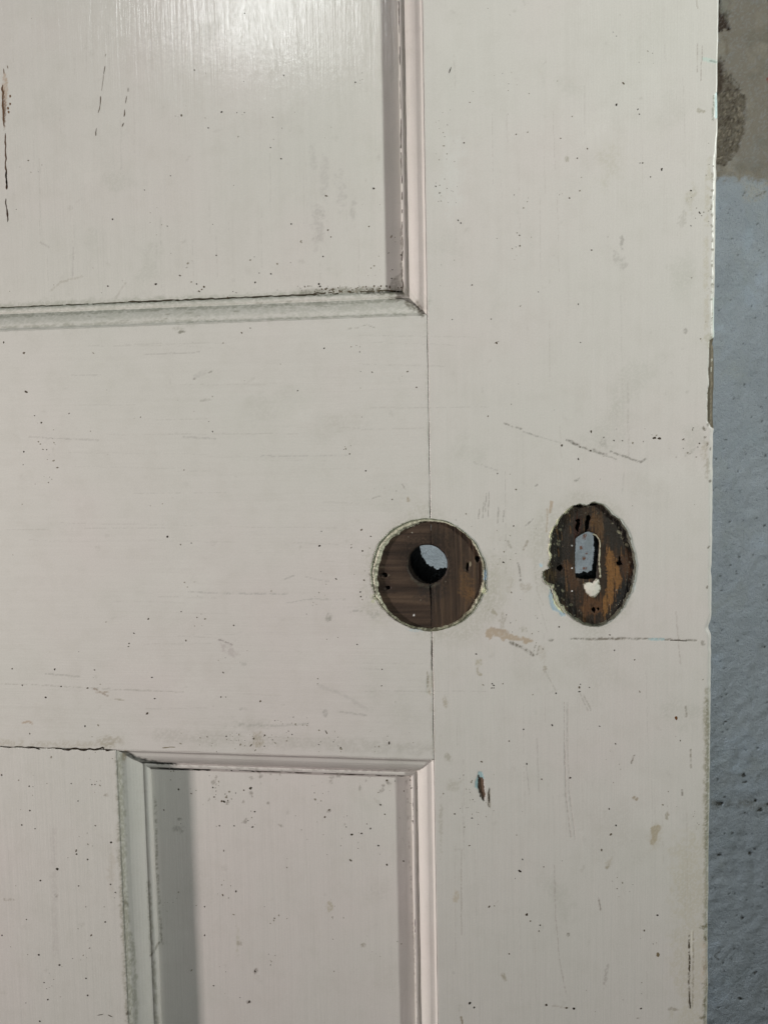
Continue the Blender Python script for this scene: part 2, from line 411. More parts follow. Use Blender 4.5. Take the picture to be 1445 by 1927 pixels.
class Bits:
    """specks, cracks and scratches lying on one member of the door, gathered into one mesh"""
    def __init__(self, y): self.y = y; self.V = []; self.T = []; self.c = []; self.n = 0; self.r = np.random.default_rng(int(abs(y) * 1e5) + 5)
    def _add(self, P, T, c):
        self.V.append(P); self.T.append(np.asarray(T) + self.n); self.c.append(np.tile(c, (len(P), 1))); self.n += len(P)
    def speck(self, x, y, r, c=(52, 46, 38), el=1.0, ang=None):
        k = 8; a = np.linspace(0, 2 * math.pi, k, endpoint=False); rr = r * (0.72 + 0.5 * self.r.random(k))
        ang = self.r.random() * 6.28 if ang is None else ang
        u = rr * np.cos(a) * el; v = rr * np.sin(a)
        P = M(np.append(x + u * math.cos(ang) - v * math.sin(ang), x), np.append(y + u * math.sin(ang) + v * math.cos(ang), y), self.y)
        P[:, 1] -= 0.00003; P[-1, 1] -= 0.00005 + 0.0000222 * r
        self._add(P, [(i, (i + 1) % k, k) for i in range(k)], C(*c))
    def crack(self, pts, w, c=(45, 38, 32), brk=0.0, jit=0.5):
        pts = np.array(pts, float); s = np.concatenate([[0], np.cumsum(np.hypot(*np.diff(pts, axis=0).T))])
        n = max(3, int(s[-1] / 2.5)); t = np.linspace(0, s[-1], n)
        x = np.interp(t, s, pts[:, 0]); y = np.interp(t, s, pts[:, 1]); sd = self.r.random() * 90
        dx, dy = np.gradient(x), np.gradient(y); L = np.hypot(dx, dy) + 1e-9; nx, ny = -dy / L, dx / L
        j = (vnoise(t / 8, t * 0 + sd) - 0.5) * 2 * jit * w; x = x + nx * j; y = y + ny * j
        ww = w / 2 * (0.45 + 1.0 * vnoise(t / 6, t * 0 + sd + 40)) * np.minimum(1, np.minimum(t + 1.5, s[-1] - t + 1.5) / (w * 2 + 1.5))
        P = np.concatenate([M(x + nx * ww, y + ny * ww, self.y), M(x - nx * ww, y - ny * ww, self.y)]); P[:, 1] -= 0.00004
        on = fbm(t / 11, t * 0 + sd + 7, 2, 3) > brk
        T = []
        for i in range(n - 1):
            if on[i]: T += [(i, i + 1, n + i), (i + 1, n + i + 1, n + i)]
        if T: self._add(P, T, C(*c))
    def field(self, x0, y0, x1, y1, n, r=(0.7, 1.6), dark=0.6, dirn=None):
        cl = self.r.random((max(2, n // 9), 2))
        for _ in range(int(n * 0.6)):
            x = x0 + (x1 - x0) * self.r.random(); y = y0 + (y1 - y0) * self.r.random()
            if self.r.random() < 0.6:
                k = cl[int(self.r.random() * len(cl))]; g = self.r.normal(0, 13, 2)
                x = min(max(x0 + (x1 - x0) * k[0] + g[0], x0), x1); y = min(max(y0 + (y1 - y0) * k[1] + g[1], y0), y1)
            q = self.r.random(); rad = (0.55 + (r[1] * 1.15 - 0.55) * q ** 3.0)
            c = [(62, 56, 48), (92, 85, 74), (80, 70, 56)][int(self.r.random() * 3)] if self.r.random() < dark else (132, 126, 113)
            self.speck(x, y, rad, c, 1 + 1.2 * self.r.random() ** 2)
    def build(self, name, parent):
        if not self.V: return
        V = np.concatenate(self.V); c = np.concatenate(self.c)
        return make(name, V, np.zeros((0, 4), int), GRIME, parent, c, np.ones(len(V)), tris=np.concatenate(self.T), kind='stuff')

# ------------------------------------------------------------------ measured layout of the door
XSI = float(np.mean([M(803, 600)[0], M(797, 5)[0], M(815, 1430)[0], M(825, 1925)[0]]))    # inner edge of the lock stile
XSR = float(np.mean([M(1352, 5)[0], M(1343, 900)[0], M(1331, 1925)[0]]))                  # door edge
ZRT = float(np.mean([M(5, 622)[2], M(795, 593)[2]]))                                     # lock rail top
ZRB = float(np.mean([M(5, 1405)[2], M(810, 1431)[2]]))                                   # lock rail bottom
XMR = float(np.mean([M(218, 1420)[0], M(243, 1925)[0]]))                                 # muntin, right edge
REC, TH = 0.0113, 0.044
MUNT, STILE = 0.100, XSR - XSI
XML = XMR - MUNT; XLI = XML - (XSI - XMR); XLL = XLI - STILE
ZB, ZT = ZRB - 0.86, ZRT + 0.92
vx0, vx1 = M(-40, 963)[0], M(1400, 963)[0]; vz0, vz1 = M(700, 1970)[2], M(700, -45)[2]
ST = 2.0 * S

# ------------------------------------------------------------------ marks on the paint
R_ = np.random.default_rng(21)
# faint handling dirt everywhere
for _ in range(260):
    x, y = R_.random() * 1345, R_.random() * 1927
    blob(x, y, 3 + 9 * R_.random() ** 2, 2 + 5 * R_.random() ** 2, (132, 128, 116), 0.06 + 0.16 * R_.random() ** 2, 180 * R_.random(), 0.8, 0.9)
for _ in range(60):
    x, y = R_.random() * 1345, R_.random() * 1927
    blob(x, y, 25 + 45 * R_.random(), 20 + 30 * R_.random(), [(148, 150, 136), (158, 154, 142), (204, 202, 194)][int(R_.random() * 3)], 0.09 + 0.10 * R_.random(), 180 * R_.random(), 0.9, 1.0)
# brush and hairline scratches along the grain
for _ in range(46):
    x, y = 830 + 490 * R_.random(), R_.random() * 1900; L = 40 + 170 * R_.random()
    line([(x, y), (x + 4 * R_.random(), y + L)], 1.0, (140, 132, 124), 0.10 + 0.16 * R_.random(), 0.40)
for _ in range(46):
    x, y = R_.random() * 700, 630 + 770 * R_.random(); L = 40 + 240 * R_.random()
    line([(x, y), (x + L, y + 8 * (R_.random() - 0.3))], 1.1, (140, 137, 128), 0.10 + 0.18 * R_.random(), 0.42)
for _ in range(40):
    x, y = R_.random() * 720, R_.random() * 500; L = 30 + 120 * R_.random()
    line([(x, y), (x + 3 * R_.random(), y + L)], 1.1, (150, 146, 138), 0.08 + 0.16 * R_.random(), 0.4)
# upper panel
blob(9, 172, 6, 32, (160, 140, 120), 0.75, 0, 0.45, 0.3)
blob(8, 205, 3.5, 34, (120, 100, 84), 0.85, 0, 0.5, 0.3)
line([(95, 548), (115, 530), (155, 520)], 2.2, (150, 145, 130), 0.45, 0.35)
line([(215, 565), (236, 532)], 2, (150, 145, 135), 0.4, 0.3)
line([(76, 455), (92, 465)], 1.6, (150, 145, 138), 0.5)
line([(138, 465), (137, 520)], 1.2, (150, 146, 140), 0.4)
for x, y, rx, ry, a in ((600, 420, 12, 45, .3), (640, 360, 10, 40, .25), (665, 395, 6, 20, .3), (590, 300, 8, 30, .2), (610, 330, 8, 60, .22)):
    blob(x, y, rx, ry, (140, 136, 130), a, 0, 1.0, 0.9)
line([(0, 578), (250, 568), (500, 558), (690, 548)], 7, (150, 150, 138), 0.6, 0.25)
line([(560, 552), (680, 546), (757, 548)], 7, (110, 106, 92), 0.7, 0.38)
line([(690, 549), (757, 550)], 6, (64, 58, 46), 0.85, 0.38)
blob(748, 535, 12, 16, (95, 90, 78), 0.6, 0, 0.9, 0.6)
line([(755, 430), (757, 548)], 3.0, (92, 85, 74), 0.6, 0.5)
# moulding of the upper panel
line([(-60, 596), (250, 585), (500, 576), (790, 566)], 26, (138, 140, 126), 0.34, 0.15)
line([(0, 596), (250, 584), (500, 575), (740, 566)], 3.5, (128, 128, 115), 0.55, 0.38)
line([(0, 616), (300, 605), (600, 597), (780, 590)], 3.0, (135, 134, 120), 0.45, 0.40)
blob(780, 576, 16, 14, (92, 86, 72), 0.75, 30, 0.9, 0.6)
blob(790, 586, 10, 8, (84, 78, 64), 0.75, 30, 0.9, 0.5)
blob(745, 562, 20, 6, (86, 80, 66), 0.6, 0, 0.9, 0.6)
for _ in range(26):
    x = 700 * R_.random(); blob(x, 622 - 0.0375 * x - 10 - 26 * R_.random(), 3 + 8 * R_.random(), 1.5, (118, 114, 100), 0.25 + 0.3 * R_.random(), -2, 0.8, 0.7)
# lock rail
blob(342, 624, 8, 2.5, (120, 118, 106), 0.9, -12, 0.5, 0.4); blob(335, 618, 12, 3, (150, 148, 136), 0.5, 8, 0.8, 0.6)
line([(655, 619), (672, 616), (690, 611), (706, 617)], 1.3, (140, 138, 128), 0.6, 0.40)
blob(367, 712, 4, 2, (130, 126, 118), 0.8, -20); blob(396, 700, 4, 2, (120, 116, 106), 0.85, -25); blob(376, 705, 14, 6, (160, 157, 150), 0.4, -25)
blob(385, 753, 12, 3, (140, 138, 128), 0.5, -8, 0.7, 0.6)
line([(270, 667), (375, 662)], 1.4, (150, 147, 140), 0.5, 0.3); line([(55, 822), (90, 824), (185, 828)], 1.6, (150, 147, 140), 0.5, 0.3)
line([(135, 706), (190, 705)], 1.6, (160, 157, 150), 0.5, 0.3)
line([(490, 858), (600, 858), (655, 856)], 1.2, (150, 148, 142), 0.5, 0.42); line([(345, 822), (405, 826)], 2.0, (150, 148, 142), 0.5, 0.3)
line([(355, 1114), (430, 1117), (540, 1118)], 1.6, (146, 144, 138), 0.55, 0.44); line([(540, 1135), (580, 1128), (650, 1128)], 1.4, (152, 150, 143), 0.5, 0.42)
line([(535, 1090), (553, 1083)], 1.3, (140, 138, 132), 0.6); line([(575, 1086), (618, 1094)], 1.3, (145, 142, 136), 0.5, 0.3)
blob(618, 1164, 9, 8, (132, 130, 120), 0.65, 0, 0.7, 0.7); blob(670, 1150, 12, 3, (135, 134, 128), 0.45, 0, 0.9); blob(700, 1155, 12, 8, (140, 139, 132), 0.35, 0, 1)
line([(412, 1204), (436, 1213)], 2.0, (130, 122, 118), 0.7, 0.15); blob(432, 1225, 18, 8, (150, 140, 136), 0.4, 35, 0.9, 0.8)
line([(0, 1287), (60, 1289), (170, 1295), (345, 1303)], 1.3, (146, 143, 133), 0.55, 0.38); line([(85, 1268), (150, 1273)], 2, (146, 144, 136), 0.5, 0.25)
line([(178, 1297), (203, 1310)], 1.8, (130, 116, 100), 0.9); line([(180, 1304), (203, 1302)], 1.7, (136, 122, 104), 0.9)
line([(217, 1316), (232, 1318)], 1.5, (150, 144, 130), 0.8, 0.2); line([(42, 1361), (55, 1359), (62, 1363)], 2.4, (156, 140, 122), 0.8, 0.15)
blob(768, 940, 3, 6, (150, 140, 122), 0.85, -15, 0.4, 0.4); line([(757, 912), (762, 921)], 1.4, (130, 126, 116), 0.7); line([(700, 938), (716, 933)], 1.2, (140, 136, 128), 0.6)
blob(460, 1250, 7, 3, (140, 138, 130), 0.4, 0); blob(457, 1334, 8, 3, (140, 136, 128), 0.5, 0); blob(612, 1343, 5, 8, (146, 143, 136), 0.55, -25, 0.5, 0.5)
line([(600, 1290), (650, 1310), (690, 1335)], 4, (148, 146, 140), 0.25, 0.3); line([(640, 1340), (690, 1347)], 2, (138, 136, 128), 0.4, 0.3)
blob(484, 1392, 11, 14, (150, 138, 116), 0.5, 0, 0.9, 0.8); blob(470, 1365, 40, 10, (160, 158, 148), 0.35, 0, 1, 0.9)
line([(300, 1385), (800, 1410)], 14, (150, 147, 136), 0.28, 0.4); line([(0, 1398), (210, 1404)], 8, (156, 150, 134), 0.5, 0.35)
blob(207, 1396, 22, 12, (140, 132, 112), 0.5, 0, 0.9, 0.8)
line([(450, 1365), (520, 1366), (580, 1362)], 3, (146, 145, 136), 0.4, 0.3)
# lock stile
line([(948, 797), (968, 803), (980, 807)], 2.0, (116, 112, 104), 0.7, 0.40, 0.0001); line([(985, 812), (1012, 821)], 1.6, (130, 128, 120), 0.7, 0.3); line([(1012, 821), (1055, 833)], 1.4, (150, 148, 140), 0.5, 0.35)
line([(1068, 829), (1095, 840), (1140, 856)], 3.4, (110, 106, 98), 0.75, 0.52, 0.00012); line([(1066, 828), (1088, 838)], 2.2, (96, 92, 84), 0.8, 0.45); line([(1090, 840), (1160, 864)], 1.4, (130, 127, 118), 0.7, 0.25)
line([(1150, 850), (1205, 870), (1215, 864)], 2.2, (118, 114, 106), 0.75, 0.36); blob(1135, 833, 10, 10, (140, 137, 128), 0.4, 0, 1, 0.8)
line([(892, 870), (935, 885)], 2.2, (150, 148, 140), 0.4, 0.35); line([(1290, 855), (1310, 845)], 4, (140, 137, 126), 0.4, 0.4)
blob(1085, 903, 7, 2.5, (124, 122, 114), 0.7, -35, 0.6); blob(1010, 913, 4, 2, (135, 132, 124), 0.7, -20)
line([(1174, 890), (1170, 930)], 1.2, (160, 157, 150), 0.4)
for x, y, L in ((915, 928, 35), (920, 925, 48), (902, 958, 18), (938, 955, 30), (948, 960, 22), (910, 945, 30)): line([(x, y), (x - 2, y + L)], 1.1, (128, 124, 116), 0.65, 0.15)
poly([(1035, 942), (1041, 943), (1037, 966), (1033, 966)], (164, 150, 132), 0.95, 1, 1); line([(1029, 958), (1030, 972), (1028, 1001)], 1.9, (166, 154, 138), 0.85, 0.25)
line([(988, 990), (1003, 977)], 1.6, (130, 126, 118), 0.7, 0.2); line([(985, 1035), (992, 1018)], 3, (142, 134, 120), 0.8, 0.25); line([(955, 1020), (962, 1030)], 3, (130, 126, 114), 0.6, 0.3)
line([(975, 1060), (979, 1085)], 2.0, (110, 106, 98), 0.7, 0.2); blob(979, 1091, 3, 3, (110, 106, 98), 0.75)
blob(990, 1105, 10, 8, (150, 142, 126), 0.45, 0, 1, 0.7); blob(960, 1100, 6, 16, (160, 154, 140), 0.4, 10, 1, 0.8); blob(928, 1152, 8, 5, (140, 132, 112), 0.6, 40, 0.9, 0.5)
blob(945, 1170, 6, 18, (150, 144, 130), 0.5, 12, 0.9, 0.8); blob(938, 1110, 40, 70, (165, 163, 148), 0.28, 0, 0.9, 1.0); blob(970, 1010, 40, 40, (166, 163, 150), 0.22, 0, 0.9, 1.0)
line([(1006, 1060), (1010, 1110), (1022, 1140)], 1.3, (158, 154, 144), 0.45, 0.3); line([(1012, 1130), (1030, 1190)], 1.2, (160, 156, 148), 0.4, 0.3)
poly([(914, 1192), (917, 1184), (927, 1180), (945, 1185), (958, 1192), (975, 1199), (1000, 1202), (1003, 1207), (990, 1212), (985, 1206), (962, 1203), (945, 1205), (938, 1199), (928, 1196), (922, 1203), (916, 1200)], (162, 147, 127), 0.92, 4.5, 1.6)
line([(925, 1182), (955, 1190)], 3, (156, 142, 128), 0.6, 0.3)
line([(960, 1210), (985, 1220), (1002, 1233)], 3.6, (104, 99, 88), 0.9, 0.36); line([(1010, 1232), (1014, 1216)], 2, (128, 124, 112), 0.7, 0.3); line([(1003, 1232), (1007, 1215)], 1.6, (128, 124, 112), 0.7, 0.3)
blob(1022, 1228, 9, 16, (160, 152, 136), 0.35, 0, 0.8, 0.8); blob(985, 1186, 8, 5, (150, 146, 130), 0.6, 20, 0.9, 0.5); blob(1025, 1260, 4, 8, (140, 132, 114), 0.6, 0, 0.7); line([(1025, 1262), (1046, 1300)], 1.2, (148, 144, 132), 0.5, 0.25)
line([(1075, 1202), (1112, 1204), (1180, 1202), (1230, 1203), (1310, 1206)], 2.0, (118, 114, 104), 0.85, 0.32, 0.00015); line([(1110, 1203), (1175, 1202)], 3.2, (112, 104, 92), 0.7, 0.3)
line([(1222, 1203), (1248, 1203)], 2.8, (150, 172, 172), 0.9, 0.25); blob(1036, 1204, 5, 3, (110, 106, 96), 0.7, 0, 0.8, 0.5); blob(1323, 1211, 4, 6, (116, 112, 100), 0.6, 0, 0.8)
blob(900, 1248, 7, 9, (160, 154, 134), 0.7, 0, 0.6, 0.6); line([(897, 1258), (900, 1268), (905, 1270)], 2.6, (150, 142, 122), 0.7, 0.1)
line([(1098, 1308), (1112, 1337)], 1.3, (140, 136, 126), 0.6, 0.1); line([(1092, 1306), (1106, 1337)], 1.3, (146, 142, 132), 0.55, 0.15)
line([(1062, 1322), (1062, 1400), (1065, 1500), (1074, 1576)], 1.2, (146, 138, 131), 0.58, 0.22, 0.00010); line([(1068, 1322), (1068, 1400), (1071, 1490), (1082, 1580)], 1.2, (150, 142, 135), 0.5, 0.26, 0.00010)
line([(1010, 1390), (1014, 1490)], 1.1, (150, 144, 138), 0.45, 0.2); line([(990, 1440), (996, 1495)], 1.1, (150, 144, 138), 0.45, 0.2)
poly([(897, 1462), (901, 1452), (908, 1455), (911, 1466), (906, 1470), (898, 1486), (893, 1482)], (140, 168, 170), 0.95, 1.5, 1.0, 0.0002)
poly([(900, 1462), (908, 1464), (911, 1480), (913, 1500), (909, 1508), (903, 1494), (899, 1482)], (98, 78, 62), 1.0, 1.6, 1.0, 0.0005)
line([(901, 1460), (899, 1480), (904, 1500)], 1.6, (48, 40, 34), 0.95, 0.1); poly([(917, 1494), (922, 1483), (923, 1522), (917, 1514)], (150, 144, 132), 0.85, 1.5, 1.0); line([(921, 1485), (919, 1518)], 1.5, (66, 58, 48), 0.9, 0.2)
line([(1188, 1437), (1193, 1422)], 1.6, (120, 112, 102), 0.9); blob(1195, 1503, 6, 4, (140, 126, 104), 0.8, 15, 0.5, 0.4); blob(1255, 1535, 4, 7, (140, 132, 112), 0.7, 0, 0.8)
poly([(1223, 1560), (1232, 1553), (1244, 1555), (1238, 1570), (1236, 1580), (1228, 1592), (1224, 1590), (1226, 1575)], (156, 146, 124), 0.9, 2.5, 1.5); blob(1232, 1575, 14, 24, (166, 158, 138), 0.3, 10, 0.8, 0.9)
line([(1283, 1487), (1284, 1497)], 2, (110, 104, 94), 0.85); line([(1299, 1412), (1300, 1445)], 1.8, (132, 126, 112), 0.8, 0.1); line([(1290, 1330), (1291, 1350)], 2, (128, 122, 110), 0.7, 0.2); line([(1272, 1152), (1280, 1250)], 1.1, (150, 140, 132), 0.5, 0.25)
blob(1144, 1632, 4, 6, (132, 124, 104), 0.7, 20, 0.5, 0.5); blob(1145, 1627, 6, 12, (160, 152, 134), 0.4, 20, 0.8); blob(947, 1838, 5, 9, (140, 132, 112), 0.65, -30, 0.6, 0.6); blob(1140, 1836, 4, 22, (140, 134, 126), 0.5, 10, 0.8, 0.8)
line([(1126, 1690), (1130, 1714)], 1.4, (126, 118, 108), 0.8); blob(1069, 1760, 4, 3.5, (112, 108, 96), 0.8, 0, 0.4, 0.3); blob(1069, 1760, 1.8, 1.6, (170, 166, 156), 0.8, 0, 0.2, 0.3)
blob(858, 1688, 8, 11, (166, 154, 130), 0.5, 0, 0.8, 0.8); line([(868, 1600), (868, 1700), (868, 1760)], 1.5, (148, 142, 132), 0.5, 0.35); line([(867, 1915), (870, 1927)], 2, (120, 108, 84), 0.8)
line([(1043, 1630), (1045, 1720), (1053, 1810), (1065, 1870)], 1.2, (150, 142, 134), 0.5, 0.15)
blob(1265, 1900, 10, 3, (130, 122, 108), 0.6, 8, 0.8, 0.5); blob(1200, 1917, 4, 1.5, (120, 112, 100), 0.7); line([(1040, 1894), (1070, 1898)], 2, (150, 142, 130), 0.4, 0.3)
# dirt and grease on the door edge
line([(1300, 1600), (1300, 1927)], 40, (172, 166, 144), 0.40, 0.30); line([(1330, 1300), (1328, 1927)], 7, (140, 136, 116), 0.65, 0.32)
line([(1331, 1320), (1330, 1600)], 4.0, (120, 118, 98), 0.6, 0.30)
line([(1297, 1762), (1297, 1800), (1296, 1850), (1298, 1898)], 2.0, (88, 80, 66), 0.9, 0.36); line([(1304, 1755), (1304, 1820), (1303, 1895)], 1.6, (136, 128, 110), 0.7, 0.35); line([(1301, 1752), (1301, 1800)], 1.6, (206, 202, 188), 0.7, 0.25)
for x, y, rx, ry in ((1321, 1746, 7, 4), (1327, 1768, 4, 9), (1326, 1822, 5, 6), (1325, 1853, 8, 3), (1326, 1890, 3, 9), (1322, 1916, 7, 6), (1330, 1745, 3, 4)): blob(x, y, rx, ry, (104, 98, 74), 0.75, 10, 0.9, 0.5)
line([(1326, 1780), (1326, 1850)], 9, (196, 180, 164), 0.4, 0.4)
for y in range(320, 640, 16): blob(1337 + R_.random() * 4, y + 12 * R_.random(), 1.6 + 2 * R_.random(), 2.5 + 5 * R_.random() ** 2, (116, 110, 92), 0.7, 0, 0.6, 0.5)
line([(1335, 300), (1328, 420), (1330, 620)], 6, (168, 162, 142), 0.45, 0.42); blob(1331, 640, 9, 16, (160, 156, 136), 0.5, 0, 0.9, 0.8); blob(1327, 850, 8, 22, (158, 150, 132), 0.55, 8, 0.9, 0.8); blob(1331, 880, 5, 22, (142, 136, 118), 0.5, 0, 0.9, 0.8)
for x, y in ((1331, 800), (1327, 807), (1326, 823), (1331, 836), (1337, 844), (1324, 805), (1333, 1030), (1330, 1105), (1336, 905)): blob(x, y, 2.4, 3.4, (92, 86, 70), 0.8, 20, 0.6, 0.4)
poly([(1320, 106), (1335, 109), (1350, 114), (1349, 119), (1338, 117), (1322, 113)], (174, 188, 178), 0.85, 1.5, 1.0); line([(1336, 113), (1348, 116)], 1.6, (120, 128, 122), 0.7, 0.3)
line([(1312, 80), (1311, 120), (1312, 135)], 1.0, (140, 130, 122), 0.7); line([(1321, 85), (1319, 150)], 1.0, (140, 130, 122), 0.7)
line([(1310, 0), (1313, 14)], 1.2, (140, 132, 120), 0.6)
poly([(1346, 174), (1352, 172), (1352, 222), (1346, 222), (1345, 200)], (186, 204, 202), 0.9, 1.2, 1.0, 0.0004); line([(1343, 180), (1342, 224)], 2.2, (132, 134, 120), 0.8, 0.25)
poly([(1342, 560), (1352, 560), (1352, 640), (1342, 636)], (188, 200, 192), 0.7, 1.5, 1.2)
poly([(1335, 640), (1350, 632), (1350, 808), (1338, 803), (1331, 792), (1331, 740), (1334, 725), (1333, 700)], (84, 76, 60), 1.0, 1.2, 0.8, 0.0009)
line([(1341, 650), (1339, 720), (1338, 795)], 2.0, (124, 114, 96), 0.8, 0.25); line([(1340, 676), (1339, 698)], 1.6, (214, 208, 196), 0.8, 0.45); line([(1336, 655), (1334, 790)], 1.3, (62, 54, 44), 0.8, 0.3)
poly([(1337, 1172), (1345, 1168), (1345, 1192), (1338, 1192), (1335, 1184)], (128, 122, 106), 0.9, 1.2, 1.0, 0.0007)
# joint and around the fittings
blob(810, 1288, 7, 24, (176, 170, 154), 0.5, 0, 0.7, 0.6, 0.0002); line([(804, 1265), (806, 1300), (810, 1308)], 1.6, (130, 122, 104), 0.75, 0.2)
line([(813, 1200), (815, 1430)], 5, (160, 156, 140), 0.35, 0.45); line([(802, 600), (808, 970)], 4, (164, 162, 150), 0.35, 0.45); blob(838, 1320, 5, 12, (150, 142, 122), 0.6, 0, 0.8, 0.7)
blob(842, 1425, 11, 8, (140, 136, 118), 0.5, 20, 0.9, 0.7); blob(852, 1475, 16, 14, (152, 148, 132), 0.4, 0, 1, 0.8); blob(830, 1555, 4, 50, (150, 146, 130), 0.4, 0, 0.9, 0.8)
blob(850, 330, 26, 60, (196, 196, 190), 0.35, 0, 1, 0.9); blob(1150, 310, 30, 40, (164, 160, 142), 0.3, 0, 1, 0.9); blob(1300, 370, 10, 26, (156, 150, 128), 0.4, 15, 0.9, 0.8); blob(1318, 208, 8, 5, (132, 126, 106), 0.6, 0, 0.9)
blob(1066, 299, 5, 7, (140, 136, 120), 0.6, 0, 0.5, 0.6); blob(1170, 455, 4, 14, (128, 124, 116), 0.5, 0, 0.8); blob(1165, 490, 14, 18, (142, 138, 130), 0.35, 0, 1); blob(1284, 415, 9, 14, (150, 146, 136), 0.4, 0, 0.9); blob(1290, 622, 5, 6, (134, 130, 122), 0.6)
blob(805, 1082, 124, 124, (150, 148, 130), 0.32, 0, 0.5, 0.35); blob(1113, 1063, 98, 132, (152, 150, 134), 0.30, 0, 0.5, 0.35)
poly([(1035, 1108), (1042, 1112), (1040, 1125), (1044, 1136), (1052, 1148), (1064, 1152), (1064, 1160), (1056, 1160), (1050, 1152), (1040, 1148), (1034, 1136), (1032, 1122)], (146, 166, 174), 0.95, 1.4, 0.9, 0.0002)
poly([(1030, 1096), (1040, 1094), (1046, 1104), (1052, 1124), (1062, 1140), (1070, 1152), (1060, 1154), (1050, 1146), (1042, 1136), (1040, 1118)], (206, 208, 168), 0.95, 1.6, 1.0, 0.0003)
blob(1018, 1064, 4, 5, (160, 186, 196), 0.85, 0, 0.4, 0.4); blob(1195, 1058, 2.5, 10, (150, 176, 186), 0.8, 0, 0.5, 0.4); blob(1194, 1098, 3, 18, (180, 192, 190), 0.6, 0, 0.5, 0.5)
blob(913, 1084, 3.0, 12, (138, 160, 176), 0.85, 0, 0.5, 0.35); blob(780, 1186, 14, 3.5, (160, 178, 180), 0.6, 8, 0.6, 0.5); blob(702, 1127, 6, 9, (176, 176, 148), 0.8, -20, 0.5, 0.4); blob(701, 1125, 2.5, 4, (60, 52, 42), 0.9, 0, 0.3, 0.4)
blob(911, 1112, 5, 8, (206, 206, 172), 0.85, 0, 0.6, 0.4)
# muntin and lower panel
line([(225, 1425), (229, 1600), (244, 1927)], 9, (126, 124, 104), 0.6, 0.2)
blob(237, 1700, 5, 8, (118, 114, 100), 0.7, -20, 0.8, 0.5); line([(247, 1755), (252, 1800), (256, 1927)], 6, (130, 128, 108), 0.5, 0.42); line([(280, 1660), (286, 1780), (296, 1927)], 5, (126, 122, 104), 0.5, 0.40)
line([(284, 1800), (300, 1775)], 2.2, (100, 96, 82), 0.7, 0.15); blob(240, 1908, 5, 4, (92, 86, 74), 0.8, 0, 0.6); blob(235, 1422, 5, 10, (140, 126, 100), 0.7, 0, 0.7)
line([(292, 1500), (296, 1640), (305, 1780)], 2.5, (112, 108, 94), 0.6, 0.48)
blob(200, 1497, 5, 3, (140, 134, 120), 0.7, 10, 0.7, 0.5); blob(106, 1686, 4, 4, (124, 116, 108), 0.7); blob(14, 1694, 10, 2.5, (146, 138, 126), 0.65, 0, 0.8); blob(335, 1560, 12, 8, (110, 108, 98), 0.4, 0, 1, 0.8); blob(338, 1542, 4, 3, (100, 98, 88), 0.6)
line([(100, 1560), (104, 1800)], 7, (156, 150, 144), 0.25, 0.35); blob(210, 1640, 8, 60, (160, 152, 136), 0.3, 0, 0.9, 0.9)
line([(240, 1420), (285, 1434), (330, 1440)], 4, (58, 54, 48), 0.8, 0.40); line([(330, 1441), (520, 1449), (790, 1452)], 2.6, (110, 104, 96), 0.35, 0.5)
for _ in range(30):
    x, y = 380 + 370 * R_.random(), 1456 + 110 * R_.random() ** 1.6; blob(x, y, 2.5 + 4 * R_.random(), 2 + 2.5 * R_.random(), (120, 114, 104), 0.4 + 0.3 * R_.random(), 180 * R_.random(), 0.9, 0.6)
blob(447, 1770, 4, 26, (166, 162, 144), 0.5, 0, 0.8, 0.8); blob(481, 1828, 4, 6, (110, 100, 90), 0.7, 20); blob(450, 1775, 5, 7, (136, 128, 112), 0.5); blob(620, 1706, 6, 12, (156, 148, 124), 0.6, 10, 0.7); blob(468, 1886, 5, 4, (112, 104, 98), 0.7); blob(684, 1780, 5, 4, (130, 122, 104), 0.7)
line([(765, 1470), (775, 1700), (785, 1927)], 1.8, (96, 86, 76), 0.35, 0.55)

# ------------------------------------------------------------------ outlines of the two stripped patches
def rosette_out(th): return 107.5 + 2.2 * np.sin(2 * th + 0.8) + 3.0 * (vnoise(np.cos(th) * 9 + 20, np.sin(th) * 9 + 20, 2) - 0.5) + 5.0 * np.exp(-((np.mod(th + 0.2, 2 * math.pi) - 0.47) / 0.05) ** 2) + 5.0 * np.exp(-((np.mod(th, 2 * math.pi) - 2.74) / 0.045) ** 2)
def rosette_in(th):
    base = 101.8 + 2.4 * (fbm(np.cos(th) * 11 + 40, np.sin(th) * 11 + 40, 5) - 0.5) * 2
    thick = sstep(0.1, 0.9, -np.sin(th + 0.9)) * sstep(-0.2, 0.6, -np.cos(th) + 0.3)
    return base - 6.0 * thick * (0.7 + 0.6 * vnoise(np.cos(th) * 14 + 9, np.sin(th) * 14 + 9, 8))
RC = (806.0, 1081.5); HC = (804.0, 1063.0)
def kz(p): p = np.array(p, float); return np.stack([1000 + p[:, 0] / 6.568, 920 + p[:, 1] / 6.568], -1)
OV = kz([(770, 160), (880, 190), (1000, 300), (1110, 400), (1200, 530), (1250, 700), (1290, 880), (1285, 1050), (1250, 1220), (1180, 1400), (1080, 1540), (960, 1650), (830, 1710), (680, 1690),
         (560, 1640), (450, 1560), (370, 1470), (290, 1350), (240, 1215), (150, 1150), (120, 1090), (125, 1030), (200, 990), (215, 850), (210, 700), (215, 580), (250, 500), (300, 400), (400, 290), (500, 210), (600, 175), (680, 190)])
SL = kz([(545, 620), (600, 575), (650, 545), (700, 532), (760, 545), (805, 585), (840, 655), (835, 760), (815, 900), (802, 1050), (795, 1118), (690, 1128), (550, 1108), (543, 1000), (540, 850), (545, 720)])
SB = kz([(480, 560), (640, 500), (700, 490), (740, 520), (770, 600), (768, 700), (775, 760), (758, 880), (745, 1000), (690, 1030), (640, 1020), (590, 1045), (480, 1035), (470, 800)])
